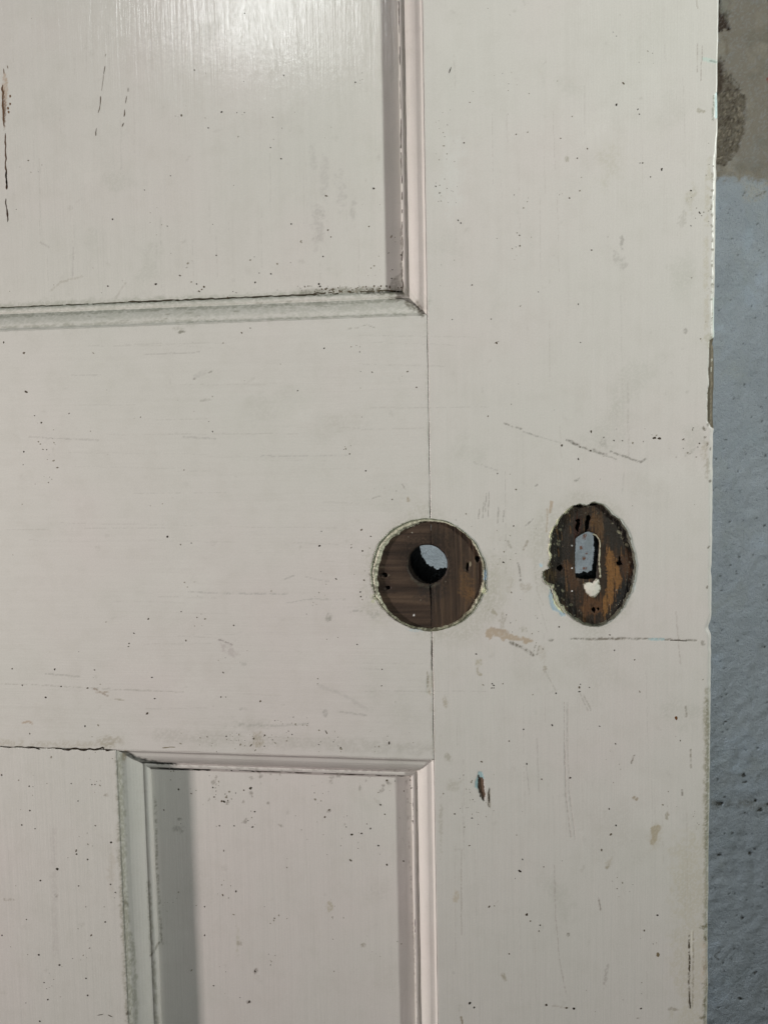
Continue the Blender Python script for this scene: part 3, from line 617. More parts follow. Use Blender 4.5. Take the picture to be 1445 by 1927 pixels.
KC = np.array([1106.0, 1060.0]); SC_ = np.array([1104.0, 1046.0])
def polar_fn(pts, c, noise=0.0, seed=0, fq=9):
    an = np.arctan2(pts[:, 1] - c[1], pts[:, 0] - c[0]); r = np.hypot(pts[:, 0] - c[0], pts[:, 1] - c[1]); o = np.argsort(an); an, r = an[o], r[o]
    A3 = np.concatenate([an - 2 * math.pi, an, an + 2 * math.pi]); R3 = np.tile(r, 3)
    def f(th):
        t = np.mod(th + math.pi, 2 * math.pi) - math.pi
        return np.interp(t, A3, R3) + noise * (fbm(np.cos(th) * fq + 30, np.sin(th) * fq + 30, seed) - 0.5) * 2
    return f
def densify(pts, n):
    p = np.vstack([pts, pts[:1]]); s = np.concatenate([[0], np.cumsum(np.hypot(*np.diff(p, axis=0).T))]); t = np.linspace(0, s[-1], n, endpoint=False)
    return np.stack([np.interp(t, s, p[:, 0]), np.interp(t, s, p[:, 1])], -1)
oval_out = polar_fn(OV, KC, 1.9, 4, 8); slot_k = polar_fn(densify(SL, 160), KC, 1.3, 6, 14)
def oval_in(th): return oval_out(th) - 1.2 - 7.5 * fbm(np.cos(th) * 12 + 60, np.sin(th) * 12 + 60, 9)
TT = np.linspace(0, 2 * math.pi, 720, endpoint=False)
def ring_hole(c, fn, y=0.0):
    p = M(c[0] + fn(TT) * np.cos(TT), c[1] + fn(TT) * np.sin(TT), y); cc = M(c[0], c[1], y)
    return Hole(cc[0], cc[2], p[:, [0, 2]])
H_ROS = ring_hole(RC, rosette_out); H_OVAL = ring_hole(KC, oval_out)
BC, BR = (829.5, 1030.5), 39.0
def back_r(th): return BR + 2.2 * (fbm(np.cos(th) * 5 + 3, np.sin(th) * 5 + 3, 3) - 0.5) * 2 + 2.5 * np.exp(-((np.mod(th, 6.2832) - 1.75) / 0.1) ** 2)
H_ROSB = ring_hole(BC, back_r, TH); SBD = densify(SB, 200)
slot_b = polar_fn(SBD, SC_ - (4, 8), 1.2, 8, 16); H_SLOTB = ring_hole(SC_ - (4, 8), slot_b, TH)

# ------------------------------------------------------------------ setting
YW = 0.205
WMARKS = []
_keep = MARKS; MARKS = WMARKS
poly([(600, -600), (2200, -600), (2200, 352), (1460, 345), (1420, 338), (1395, 332), (1352, 334), (1300, 336), (600, 338)], (114, 106, 92), 0.93, 13, 9)
WR = np.random.default_rng(5)
for _ in range(40): blob(1330 + 130 * WR.random(), -20 + 350 * WR.random(), 6 + 22 * WR.random(), 5 + 16 * WR.random(), [(94, 89, 77), (134, 128, 114), (112, 112, 106)][int(3 * WR.random())], 0.35, 90 * WR.random(), 0.9, 0.8)
poly([(1300, 108), (1358, 112), (1368, 140), (1384, 165), (1402, 182), (1400, 215), (1399, 245), (1392, 276), (1376, 290), (1366, 310), (1300, 318)], (86, 78, 65), 0.93, 9, 3.5, 0.0010)
for _ in range(420):
    x, y = 1345 + 55 * WR.random(), 112 + 198 * WR.random()
    if x > 1402 - max(0, 180 - y) * 0.65 or x > 1402 - max(0, y - 245) * 0.6: continue
    blob(x, y, 1.0 + 2.4 * WR.random() ** 2, 1.2 + 4.5 * WR.random() ** 2, [(48, 40, 31), (66, 57, 46), (126, 117, 101)][int(3 * WR.random())], 0.75, 50 * WR.random() - 25, 0.9, 0.5, [0.0007, 0.0005, 0][int(3 * WR.random())])
poly([(1300, 0), (1356, 2), (1362, 22), (1370, 42), (1371, 54), (1362, 52), (1356, 60), (1300, 64)], (46, 33, 24), 0.95, 9, 3, 0.0015)
poly([(1300, 110), (1358, 114), (1360, 150), (1356, 175), (1300, 178)], (56, 44, 33), 0.85, 4, 2.0, 0.0015)
blob(1362, 10, 9, 14, (120, 118, 106), 0.8, 0, 0.9, 0.5); blob(1368, 28, 6, 9, (86, 82, 70), 0.7, 0, 0.9, 0.5); line([(1358, 60), (1366, 75), (1368, 100)], 4, (104, 94, 76), 0.7, 0.4)
blob(1430, 55, 14, 7, (112, 104, 90), 0.6, -30, 0.9, 0.7); blob(1445, 148, 2.2, 6, (120, 44, 32), 0.9, 0, 0.2, 0.3)
for _ in range(150):
    x, y = 1335 + 125 * WR.random(), 340 + 1600 * WR.random()
    blob(x, y, 1.2 + 1.6 * WR.random() ** 2, 1.2 + 1.2 * WR.random(), (70, 72, 72), 0.75, 180 * WR.random(), 0.8, 0.5, 0.0006)
for _ in range(60): blob(1330 + 130 * WR.random(), 340 + 1600 * WR.random(), 12 + 30 * WR.random(), 8 + 20 * WR.random(), [(128, 138, 140), (160, 172, 184), (136, 140, 134)][int(3 * WR.random())], 0.22, 180 * WR.random(), 0.9, 0.9)
blob(1425, 360, 30, 22, (146, 142, 130), 0.6, 0, 1, 0.9); line([(1418, 372), (1440, 360)], 2, (90, 88, 80), 0.7, 0.4)
line([(1330, 1470), (1460, 1455)], 12, (104, 106, 104), 0.28, 0.45); line([(1330, 1515), (1400, 1512), (1460, 1525)], 9, (92, 90, 80), 0.5, 0.44)
for x, y, r in ((1399, 1461, 5), (1399, 1473, 5), (1355, 1513, 7), (1429, 1525, 6), (1443, 1514, 5), (1421, 1509, 4), (1404, 1532, 4), (1378, 1569, 3), (1413, 1607, 5), (1355, 1610, 5), (1363, 1500, 3), (1365, 1358, 3), (1436, 1218, 4), (1396, 1729, 4), (1388, 1725, 2), (1395, 1879, 5), (1421, 1831, 4)):
    blob(x, y, r, r * 0.6, (54, 52, 44), 0.9, 40 * WR.random() - 20, 0.9, 0.5, 0.0008)
line([(1354, 1791), (1344, 1800), (1351, 1806)], 1.8, (54, 54, 48), 0.85)
for x, y, rx, ry in ((1099, 1011, 4, 7), (1093, 1031, 4, 3.5), (1098, 1050, 4, 3.5), (1103, 1042, 2.4, 2.4), (1101, 1070, 5, 3)): blob(x, y, rx, ry, (104, 62, 36), 0.95, 20, 0.6, 0.35)
MARKS = _keep
wx0, wx1 = M(1318, 963, YW)[0], M(1475, 963, YW)[0]; kx0, kx1 = M(1070, 1040, YW)[0], M(1130, 1040, YW)[0]
wz0, wz1 = M(1400, 1990, YW)[2], M(1400, -60, YW)[2]
wst = 2.2 * S * (F * S + YW) / (F * S)
wxs = np.unique(np.concatenate([np.linspace(-1.6, kx0, 12), np.arange(kx0, kx1, wst * 0.8), np.linspace(kx1, wx0, 5), np.arange(wx0, wx1, wst), np.linspace(wx1, 1.4, 10)]))
wzs = np.unique(np.concatenate([np.linspace(ZB - 0.004, wz0, 10), np.arange(wz0, wz1, wst), np.linspace(wz1, 1.5, 10)]))
X, Z = np.meshgrid(wxs, wzs, indexing='ij'); P = np.stack([X, np.full_like(X, YW), Z], -1).reshape(-1, 3)
px, py = PX(P); rgb, al, dg = apply_marks(px, py, WMARKS)
P[:, 1] += dg * (0.6 + 0.8 * fbm(px / 3, py / 3, 4)) + (fbm(P[:, 0] * 180, P[:, 2] * 180, 6) - 0.5) * 0.0012 + (fbm(P[:, 0] * 9, P[:, 2] * 9, 2) - 0.5) * 0.004
idx = np.arange(X.size).reshape(X.shape)
Q = np.stack([idx[:-1, :-1], idx[1:, :-1], idx[1:, 1:], idx[:-1, 1:]], -1).reshape(-1, 4)
wall = make('wall', P, Q, MAT_WALL, None, rgb, al, kind='structure')
wall['label'] = 'rough blue grey painted wall with bare cement and a broken hollow above'
fl = make('floor', [(-1.6, -1.6, ZB - 0.004), (1.4, -1.6, ZB - 0.004), (1.4, YW + 0.01, ZB - 0.004), (-1.6, YW + 0.01, ZB - 0.004)], [(0, 1, 2, 3)], MAT_FLOOR, None, kind='structure')

# ------------------------------------------------------------------ the door
door = bpy.data.objects.new('panel_door', None); col.objects.link(door)
door.location = ((XLL + XSR) / 2, TH / 2, ZB); WORLD_OF['panel_door'] = Matrix.Translation(door.location)
door['label'] = 'worn off-white painted panelled door with its knob rose and keyhole plate removed'
door['category'] = 'door'; door['kind'] = 'thing'

def edge_r(px, py):
    return (0.0012 + 0.0009 * vnoise(py / 37, py * 0, 3) + 0.0005 * vnoise(py / 9, py * 0, 5) - 0.0004 * sstep(1250, 1400, py)) * (0.3 + 0.7 * sstep(230, 340, py))
sx = spaced(XSI, XSR, vx0, vx1, ST * 0.8, edge=(0, .0001, .00025, .0005, .0008))
sz = spaced(ZB, ZT, vz0, vz1, ST * 0.8)
def stile_wob(X, Z):
    w = (vnoise(Z * 55, Z * 0, 3) - 0.5) * 0.0004 + (vnoise(Z * 260, Z * 0, 7) - 0.5) * 0.00018
    _, py = PX(np.stack([X, X * 0, Z], -1)); chip = np.zeros_like(X)
    for c, h, d in ((1181, 11, 0.0010), (1074, 9, 0.0004), (646, 8, 0.0005), (806, 6, -0.0003)): chip -= d * np.exp(-((py - c) / h) ** 2)
    return X + (w + chip) * sstep(XSR - 0.004, XSR, X), Z
stile = board('stile', sx, sz, 0.0, TH, [H_ROS, H_OVAL], [H_ROSB, H_SLOTB], MAT_V, door, {'r': edge_r, 'l': 0.0003}, stile_wob, 'lock stile with a stripped oval keyhole patch')
GAP = 0.00028
rx = spaced(XLI + GAP, XSI - GAP, vx0, vx1, ST); rz = spaced(ZRB, ZRT, vz0, vz1, ST)
def rail_wob(X, Z):
    w = (vnoise(Z * 160, Z * 0, 13) - 0.45) * 0.00030
    return X - w * sstep(XSI - 0.001, XSI - GAP, X), Z - (vnoise(X * 240, X * 0, 17) - 0.5) * 0.0003 * (1 - sstep(ZRB, ZRB + 0.001, Z))
rail = board('lock_rail', rx, rz, 0.00008, TH, [H_ROS], [H_ROSB], MAT_H, door, {'r': 0.00025}, rail_wob)
mxs = spaced(XML, XMR, vx0, vx1, ST); mzs = spaced(ZB + 0.2 + GAP, ZRB - GAP * 0.9, vz0, vz1, ST)
muntin = board('muntin', mxs, mzs, 0.0001, TH, [], [], MAT_V, door, {})
# members beyond the frame of the photograph
lst = board('stile', np.linspace(XLL, XLI, 8), np.linspace(ZB, ZT, 8), 0, TH, [], [], MAT_V, door, {})
trail = board('top_rail', np.linspace(XLI + GAP, XSI - GAP, 8), np.linspace(ZT - STILE, ZT, 6), 0.0001, TH, [], [], MAT_H, door, {})
brail = board('bottom_rail', np.linspace(XLI + GAP, XSI - GAP, 8), np.linspace(ZB, ZB + 0.2, 6), 0.0001, TH, [], [], MAT_H, door, {})
# panels
e = 0.0004
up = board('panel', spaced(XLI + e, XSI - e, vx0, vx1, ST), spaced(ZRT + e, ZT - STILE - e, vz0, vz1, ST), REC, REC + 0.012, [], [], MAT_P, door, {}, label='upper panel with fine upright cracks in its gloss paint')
lo = board('panel', spaced(XMR + e, XSI - e, vx0, vx1, ST), spaced(ZB + 0.2 + e, ZRB - e, vz0, vz1, ST), REC, REC + 0.012, [], [], MAT_V, door, {}, label='lower panel peppered with small dark specks')
ll = board('panel', np.linspace(XLI + e, XML - e, 6), np.linspace(ZB + 0.2 + e, ZRB - e, 6), REC, REC + 0.012, [], [], MAT_V, door, {})
# mouldings round the panels
def frame(x0, x1, z0, z1, steps, parent):
    moulding('moulding', 'z', x1, -1, z0, z1, parent, steps[0], mat=MAT_V)
    moulding('moulding', 'z', x0, 1, z0, z1, parent, steps[1], mat=MAT_V)
    moulding('moulding', 'x', z0, 1, x0, x1, parent, steps[2], mat=MAT_H)
    moulding('moulding', 'x', z1, -1, x0, x1, parent, steps[3], mat=MAT_H)
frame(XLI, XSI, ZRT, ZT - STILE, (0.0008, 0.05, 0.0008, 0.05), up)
frame(XMR, XSI, ZB + 0.2, ZRB, (0.0008, 0.0008, 0.05, 0.0006), lo)
frame(XLI, XML, ZB + 0.2, ZRB, (0.05, 0.05, 0.05, 0.05), ll)

# ------------------------------------------------------------------ the knob rose patch
KN = []
_keep = MARKS; MARKS = KN
blob(720, 1083, 9, 4, (18, 13, 10), 1, 8, 0.5, 0.35, 0.0012); blob(729, 1107, 5, 3.6, (16, 12, 9), 1, -15, 0.4, 0.35, 0.0014); blob(879, 1068, 3.4, 7.5, (16, 12, 9), 1, 8, 0.5, 0.35, 0.0014)
blob(878, 1077, 4, 2.5, (22, 16, 12), 0.9, 0, 0.5, 0.4); blob(899, 1053, 4.5, 5, (18, 14, 11), 1, 0, 0.5, 0.35, 0.001); blob(884, 1062, 2.4, 5, (150, 142, 118), 0.7, 10, 0.6, 0.5); blob(730, 1083, 5, 2, (120, 112, 92), 0.6, 0, 0.8, 0.5)
blob(720, 1068, 5, 1.6, (100, 90, 74), 0.6, 0, 0.8); blob(735, 1115, 14, 4, (40, 32, 26), 0.6, 0, 0.9, 0.8); blob(872, 1090, 10, 32, (96, 72, 46), 0.55, 6, 0.9, 0.9); blob(884, 1120, 9, 22, (110, 80, 48), 0.5, 14, 0.9, 0.9)
blob(778, 1159, 1.7, 1.9, (240, 240, 236), 1, 0, 0.1, 0.3); blob(838, 1095, 1.2, 1.2, (170, 165, 150), 0.8, 0, 0.1, 0.3); blob(791, 1130, 1.0, 1.0, (150, 140, 120), 0.8, 0, 0.1, 0.3)
blob(804, 1063, 60, 58, (26, 22, 18), 0.55, 0, 0.5, 0.5); blob(815, 1115, 40, 18, (38, 34, 31), 0.6, 0, 0.9, 0.9); blob(720, 1090, 22, 34, (34, 25, 20), 0.5, 0, 0.9, 0.9)
line([(774, 1090), (790, 1102), (806, 1106), (824, 1100)], 3, (74, 72, 60), 0.5, 0.35)
line([(811, 1106), (811.5, 1170)], 1.3, (20, 15, 12), 0.85, 0.2); line([(808, 990), (809, 1024)], 1.1, (34, 26, 20), 0.7, 0.3)
MARKS = _keep
def hole_r_from_RC(th):   # the spindle bore, seen from the centre of the rose patch
    dx, dy = HC[0] - RC[0], HC[1] - RC[1]; b = dx * np.cos(th) + dy * np.sin(th)
    return b + np.sqrt(b * b - (dx * dx + dy * dy) + (37.0 + 1.2 * (vnoise(np.cos(th) * 6 + 5, np.sin(th) * 6 + 5, 4) - 0.5)) ** 2)
YD = 0.0011
def wood_y(s, th): return YD + 0.0002 * (fbm(np.cos(th) * (30 + 60 * s), np.sin(th) * (30 + 60 * s), 3) - 0.5) + 0.0006 * (1 - sstep(0, 0.05, s))
JX = 811.0
polar('bare_wood', *RC, hole_r_from_RC, lambda t: rosette_in(t) + 1.5, wood_y, WOOD_H, rail, math.pi / 2 - 0.06, 3 * math.pi / 2 + 0.06, 260, 46, marks=KN, clipx=(600, JX - 0.5), label='dark stripped wood with sideways grain in the knob rose patch')
polar('bare_wood', *RC, hole_r_from_RC, lambda t: rosette_in(t) + 1.5, lambda s, t: wood_y(s, t) + 0.00006, WOOD_V, stile, -math.pi / 2 - 0.06, math.pi / 2 + 0.06, 260, 46, marks=KN, clipx=(JX - 0.2, 1100), label='dark stripped wood with upright grain in the knob rose patch')
def rim_y(s, th):        # s 0 = inner ragged edge, 1 = flush with the paint
    n = fbm(np.cos(th) * (7 + 2 * s), np.sin(th) * (7 + 2 * s), 11, 3)
    return YD * (1 - sstep(0.0, 0.28, s)) - 0.00028 * np.exp(-((s - 0.42) / 0.16) ** 2) + 0.00030 * np.exp(-((s - 0.72) / 0.09) ** 2) * (0.7 + 0.5 * n) - 0.00022 * np.exp(-((s - 0.9) / 0.08) ** 2) + 0.00012 * (n - 0.5)
def rim_c(s, th, px, py):
    n = fbm(px / 4, py / 4, 3, 5)[..., None]; n2 = fbm(px / 26, py / 26, 8)[..., None]
    tl = sstep(-0.25, 0.6, -np.cos(th) * 0.65 - np.sin(th) * 0.75)[..., None]
    cream, green, grey, dirt = C(190, 187, 164), C(134, 136, 118), C(168, 168, 156), C(82, 78, 62)
    up_ = sstep(-0.2, 0.7, -np.sin(th))[..., None]
    dull = C(124, 122, 100); crm = dull + (cream - dull) * np.clip(0.25 + 0.75 * tl + 1.6 * (n2 - 0.5), 0, 1)
    c = crm + (green - crm) * sstep(0.5, 0.75, s)[..., None] * (0.55 + 0.45 * up_)
    c = c + (grey - c) * sstep(0.84, 1.0, s)[..., None]
    c = c + (dirt - c) * sstep(0.42, 0.66, n) * (0.85 - 0.45 * up_)
    c = c + (C(98, 102, 80) - c) * (np.exp(-((s - 0.74) / 0.07) ** 2))[..., None] * 0.75
    return c, np.ones_like(px) * 0.98
RMK = [m for m in MARKS if m[0] == 'b' and (abs(m[1] - 913) < 4 or (m[1], m[2]) in ((780, 1186), (702, 1127), (701, 1125), (911, 1112)))]
polar('paint_rim', *RC, rosette_in, lambda t: rosette_out(t) + 0.6, rim_y, RIM, stile, 0, 2 * math.pi, 720, 16, marks=RMK, colf=rim_c, label='ragged cream and green edge of old paint round the knob rose patch')
thh = np.linspace(0, 2 * math.pi, 120, endpoint=False)
fr = np.stack([RC[0] + (hole_r_from_RC(thh) + 0.4) * np.cos(thh), RC[1] + (hole_r_from_RC(thh) + 0.4) * np.sin(thh)], -1)
an = np.arctan2(fr[:, 1] - HC[1], fr[:, 0] - HC[0])
bk = np.stack([BC[0] + back_r(an) * np.cos(an), BC[1] + back_r(an) * np.sin(an)], -1)
tube('spindle_bore', fr, bk, YD + 0.0004, TH + 0.0004, stile)

# ------------------------------------------------------------------ the keyhole patch
KM = []
_keep = MARKS; MARKS = KM; GRAIN = 22.0
KR = np.random.default_rng(11)
poly(kz([(240, 560), (420, 400), (560, 330), (540, 560), (500, 760), (480, 900), (300, 960), (240, 900)]), (38, 36, 32), 0.75, 8, 6)
poly(kz([(860, 260), (1000, 340), (1180, 560), (1240, 800), (1100, 820), (960, 700), (910, 500)]), (38, 36, 31), 0.8, 8, 6)
poly(kz([(1060, 1210), (1270, 1060), (1230, 1300), (1080, 1530), (900, 1660), (960, 1560), (1020, 1420)]), (30, 31, 30), 0.85, 6, 5)
poly(kz([(300, 1080), (400, 1120), (420, 1300), (500, 1500), (640, 1620), (500, 1580), (360, 1400), (280, 1240)]), (32, 32, 29), 0.85, 6, 5)
poly(kz([(925, 740), (985, 735), (1010, 860), (1080, 960), (1130, 1050), (1080, 1240), (1030, 1180), (1000, 1420), (900, 1560), (880, 1420), (940, 1250), (930, 1000)]), (126, 90, 50), 0.8, 4, 2)
poly(kz([(1090, 820), (1230, 800), (1260, 950), (1240, 1080), (1120, 1100)]), (74, 52, 34), 0.7, 6, 5)
poly(kz([(700, 300), (820, 300), (890, 380), (900, 540), (850, 560), (760, 500)]), (94, 70, 44), 0.6, 7, 4); poly(kz([(370, 960), (480, 920), (600, 1120), (600, 1300), (480, 1180)]), (78, 56, 38), 0.6, 6, 4)
poly(kz([(610, 1400), (700, 1340), (880, 1360), (880, 1520), (760, 1640), (640, 1600)]), (92, 64, 40), 0.65, 6, 4); poly(kz([(520, 390), (620, 380), (600, 560), (530, 640)]), (50, 26, 16), 0.8, 3, 2)
for _ in range(90):
    x, y = 1045 + 140 * KR.random(), 955 + 200 * KR.random(); line([(x, y), (x + 1.5, y + 14 + 44 * KR.random())], 0.7 + 0.7 * KR.random(), [(112, 82, 50), (26, 21, 17), (28, 24, 20), (62, 48, 35)][int(4 * KR.random())], 0.5, 0.35)
for p, rx_, ry_, an_ in (((688, 440), 4.6, 16, 8), ((570, 470), 4.0, 12, 8), ((1090, 930), 7, 4.5, 0), ((1092, 885), 1.6, 8, 0), ((350, 985), 6, 5, -40), ((772, 1505), 4.5, 5.5, 0), ((830, 1495), 2.4, 2.4, 0), ((575, 400), 5, 3, 0), ((710, 360), 4, 5, 0)):
    x, y = kz([p])[0]; blob(x, y, rx_, ry_, (12, 9, 7), 1.0, an_, 0.45, 0.35, 0.0018)
for _ in range(240):
    t = KR.random() * 6.283; q = 0.99 - 0.2 * KR.random() ** 1.6; r = oval_out(np.array([t]))[0] * q
    blob(KC[0] + r * math.cos(t), KC[1] + r * math.sin(t), 0.8 + 2.2 * KR.random() ** 2, 0.7 + 1.6 * KR.random() ** 2, [(96, 94, 80), (28, 29, 27), (128, 124, 104), (46, 48, 44)][int(4 * KR.random())], 0.7, 180 * KR.random(), 0.8, 0.5)
for p in ((340, 650), (355, 510), (330, 690), (1090, 540), (1120, 600), (1180, 690), (380, 1260), (490, 1440)): blob(*kz([p])[0], 4, 3, (132, 128, 106), 0.7, 40, 0.9, 0.6)
for p in ((503, 707), (503, 986), (503, 1270)): blob(*kz([p])[0], 1.5, 1.5, (220, 220, 214), 1, 0, 0.1, 0.3)
poly(kz([(130, 1030), (200, 990), (300, 1010), (310, 1090), (230, 1140), (150, 1130)]), (74, 62, 42), 0.85, 4, 3)
MARKS = _keep; GRAIN = 0.0
YK = 0.0013
polar('bare_wood', *KC, slot_k, lambda t: oval_in(t) + 1.5, lambda s, t: YK + 0.0004 * (fbm(np.cos(t) * (12 + 40 * s), np.sin(t) * (12 + 40 * s), 7) - 0.5) + 0.0005 * (1 - sstep(0, 0.08, s)), WOOD_K, stile, 0, 2 * math.pi, 620, 60, marks=KM, label='dark sooty oval of stripped wood with an orange streak round the keyhole')
def orim_y(s, th):
    n = fbm(np.cos(th) * (12 + 2 * s), np.sin(th) * (12 + 2 * s), 21, 4)
    return YK * (1 - sstep(0, 0.4, s)) - 0.0003 * np.exp(-((s - 0.62) / 0.2) ** 2) * (0.5 + n) + 0.0004 * (n - 0.5) * (1 - sstep(0.8, 1, s)) - 0.00002
def orim_c(s, th, px, py):
    n = fbm(px / 5, py / 5, 13, 5)[..., None]
    tl = (sstep(0.1, 0.7, -np.cos(th)) * sstep(-0.1, 0.3, -np.sin(th)) + sstep(0.15, 0.6, np.sin(th)) * sstep(0.1, 0.6, -np.cos(th)) * 0.5)[..., None]
    c = C(84, 84, 70) + (C(204, 202, 168) - C(84, 84, 70)) * np.clip(tl + 0.0, 0, 1)
    c = c + (C(46, 46, 40) - c) * sstep(0.42, 0.62, n) * 0.8
    c = c + (C(186, 186, 176) - c) * sstep(0.55, 1.0, s + 0.9 * (n[..., 0] - 0.5))[..., None] * 0.75
    return c, np.ones_like(px) * 0.98
polar('paint_rim', *KC, oval_in, lambda t: oval_out(t) + 0.6, orim_y, RIM, stile, 0, 2 * math.pi, 720, 14, colf=orim_c, label='crumbling cream and pale blue paint edge round the keyhole patch')
fr = np.stack([KC[0] + (slot_k(thh) + 0.3) * np.cos(thh), KC[1] + (slot_k(thh) + 0.3) * np.sin(thh)], -1)
bc = SC_ - (4, 8); ab = np.arctan2(fr[:, 1] - SC_[1], fr[:, 0] - SC_[0])
bk = np.stack([bc[0] + slot_b(ab) * np.cos(ab), bc[1] + slot_b(ab) * np.sin(ab)], -1)
tube('keyhole', fr, bk, YK + 0.0004, TH + 0.0004, stile)
# lump of white paint below the slot, and the pale ridge up its right side
LP = kz([(630, 1180), (700, 1160), (760, 1165), (800, 1120), (840, 1115), (850, 1180), (862, 1250), (830, 1310), (770, 1360), (710, 1330), (660, 1260), (640, 1210)]); LC = kz([(745, 1240)])[0]
lump_r = polar_fn(LP, LC, 0.8, 15, 12)
def lump_y(s, t): return YK - 0.0008 * (1 - s ** 3) * (0.8 + 0.4 * fbm(np.cos(t) * 4 * s + 5, np.sin(t) * 4 * s + 5, 2)) + 0.0001
def lump_c(s, th, px, py): return C(202, 199, 186) + (C(104, 98, 78) - C(202, 199, 186)) * (sstep(0.72, 1.0, s + 0.5 * (fbm(px / 3, py / 3, 3) - 0.5)))[..., None], np.ones_like(px)
polar('paint_lump', *LC, lambda t: 0.05 + 0 * t, lump_r, lump_y, RIM, stile, 0, 2 * math.pi, 140, 16, colf=lump_c, label='blob of white paint below the keyhole slot')
ridge = densify(kz([(760, 560), (800, 575), (838, 625), (852, 690), (845, 780), (838, 880), (842, 980), (850, 1060), (846, 1120)]), 200)[:100]
ra = np.linspace(0, math.pi, 8); wv = 1.0 + 1.3 * vnoise(np.arange(100) / 5.0, np.zeros(100), 9) * np.linspace(0.4, 1.4, 100)
gx = np.gradient(ridge[:, 0]); gy = np.gradient(ridge[:, 1]); gl = np.hypot(gx, gy) + 1e-9
Pr = M(ridge[:, 0][:, None] - (gy / gl)[:, None] * np.cos(ra) * wv[:, None], ridge[:, 1][:, None] + (gx / gl)[:, None] * np.cos(ra) * wv[:, None], YK)
Pr[..., 1] += 0.0003 - 0.0006 * np.sin(ra) * (wv[:, None] / 2.5)
idx = np.arange(800).reshape(100, 8); Qr = np.stack([idx[:-1, :-1], idx[1:, :-1], idx[1:, 1:], idx[:-1, 1:]], -1).reshape(-1, 4)
nn = np.repeat(vnoise(np.arange(100) / 3.0, np.zeros(100), 4), 8)[:, None]
make('paint_ridge', Pr.reshape(-1, 3), Qr, RIM, stile, C(120, 114, 92) + (C(176, 172, 148) - C(120, 114, 92)) * nn, np.ones(800))

# ------------------------------------------------------------------ specks, cracks, scratches
bs_ = Bits(0.0)
for x, y, r in ((1173, 156, 2.2), (1160, 196, 2.0), (884, 192, 1.2), (873, 268, 1.6), (971, 252, 1.3), (1105, 279, 1.4), (1086, 297, 1.2), (1209, 306, 1.3), (1204, 306, .9), (1245, 318, 2.0), (1224, 332, 1.4), (862, 414, 1.3), (867, 419, 1.6),
                (978, 462, 1.5), (1113, 470, 1.7), (888, 536, 1.3), (1013, 549, 1.1), (1088, 572, 1.1), (851, 601, 1.2), (934, 645, 1.8), (924, 600, 1.2), (1092, 644, 1.3), (1300, 358, 1.5), (1200, 205, 1.3), (1203, 214, 1.3),
                (1231, 824, 2.6), (1241, 825, 2.6), (918, 783, 1.4), (1088, 864, 1.6), (1111, 848, 1.6), (1091, 841, 1.4), (971, 921, 1.4), (936, 891, 1.2), (966, 990, 1.6), (1057, 838, 2.0), (1112, 812, 1.8), (1136, 823, 1.2), (1155, 829, 1.2), (1171, 829, 1.2), (1316, 834, 1.6),
                (947, 1058, 1.6), (1052, 1180, 1.5), (1147, 1195, 1.4), (1156, 1224, 1.5), (1194, 1242, 1.4), (1046, 1305, 1.6), (1090, 1294, 2.2), (1090, 1302, 1.6), (1092, 1288, 1.2), (1109, 1294, 1.4), (926, 1287, 1.3), (929, 1290, 1.3), (925, 1295, 1.3), (929, 1295, 1.2), (946, 1287, 1.2), (896, 1231, 1.6),
                (985, 1373, 1.4), (958, 1395, 1.6), (1039, 1365, 1.8), (1128, 1367, 1.2), (1158, 1400, 1.6), (906, 1434, 1.6), (991, 1438, 1.5), (1019, 1467, 1.5), (1073, 1464, 2), (1159, 1554, 1.6), (1146, 1523, 1.6), (1132, 1600, 1.7), (983, 1618, 1.4), (978, 1640, 2.1), (1023, 1632, 1.3),
                (991, 1722, 2.8), (998, 1734, 1.3), (1016, 1742, 1.4), (1014, 1753, 1.3), (958, 1796, 1.8), (884, 1889, 2.6), (892, 1897, 1.8), (1028, 1892, 2.5), (1080, 1899, 2.8), (1066, 1898, 2.0), (1206, 1899, 1.5), (1149, 1571, 2.3), (1237, 1723, 1.9), (1212, 1752, 1.6), (888, 1540, 1.4), (883, 1592, 1.3)):
    bs_.speck(x, y, r * 0.92, [(44, 38, 32), (66, 58, 48), (88, 78, 64)][int(bs_.r.random() ** 1.3 * 3)], 1 + 0.7 * bs_.r.random())
bs_.speck(1272, 1352, 2.8, (96, 62, 36), 1.3, 1.4); bs_.speck(1238, 1798, 3.0, (112, 100, 78), 1.7, 1.1)
bs_.field(825, 0, 1325, 1927, 210, (0.6, 1.3), 0.35); bs_.field(820, 150, 860, 560, 40, (0.6, 1.3), 0.5); bs_.field(1296, 250, 1342, 660, 36, (0.8, 1.6), 0.5); bs_.field(825, 1420, 900, 1560, 30, (0.8, 1.5), 0.4); bs_.field(930, 980, 1030, 1230, 45, (0.7, 1.5), 0.2); bs_.field(1130, 800, 1330, 860, 30, (0.7, 1.4), 0.4)
bs_.crack([(845, 137), (849, 125)], 2.0); bs_.crack([(930, 646), (939, 642)], 1.4); bs_.crack([(1297, 1775), (1297, 1830)], 2.2, (70, 62, 50), 0.35); bs_.crack([(1297, 1872), (1298, 1898)], 2.2, (70, 62, 50), 0.3)
bs_.crack([(1230, 1205), (1310, 1206)], 1.6, (86, 80, 72), 0.42); bs_.crack([(902, 1462), (905, 1490), (911, 1508)], 2.2, (50, 42, 34), 0.2); bs_.crack([(919, 1486), (921, 1520)], 1.6, (60, 52, 42), 0.3)
bs_.build('dirt_specks', stile)

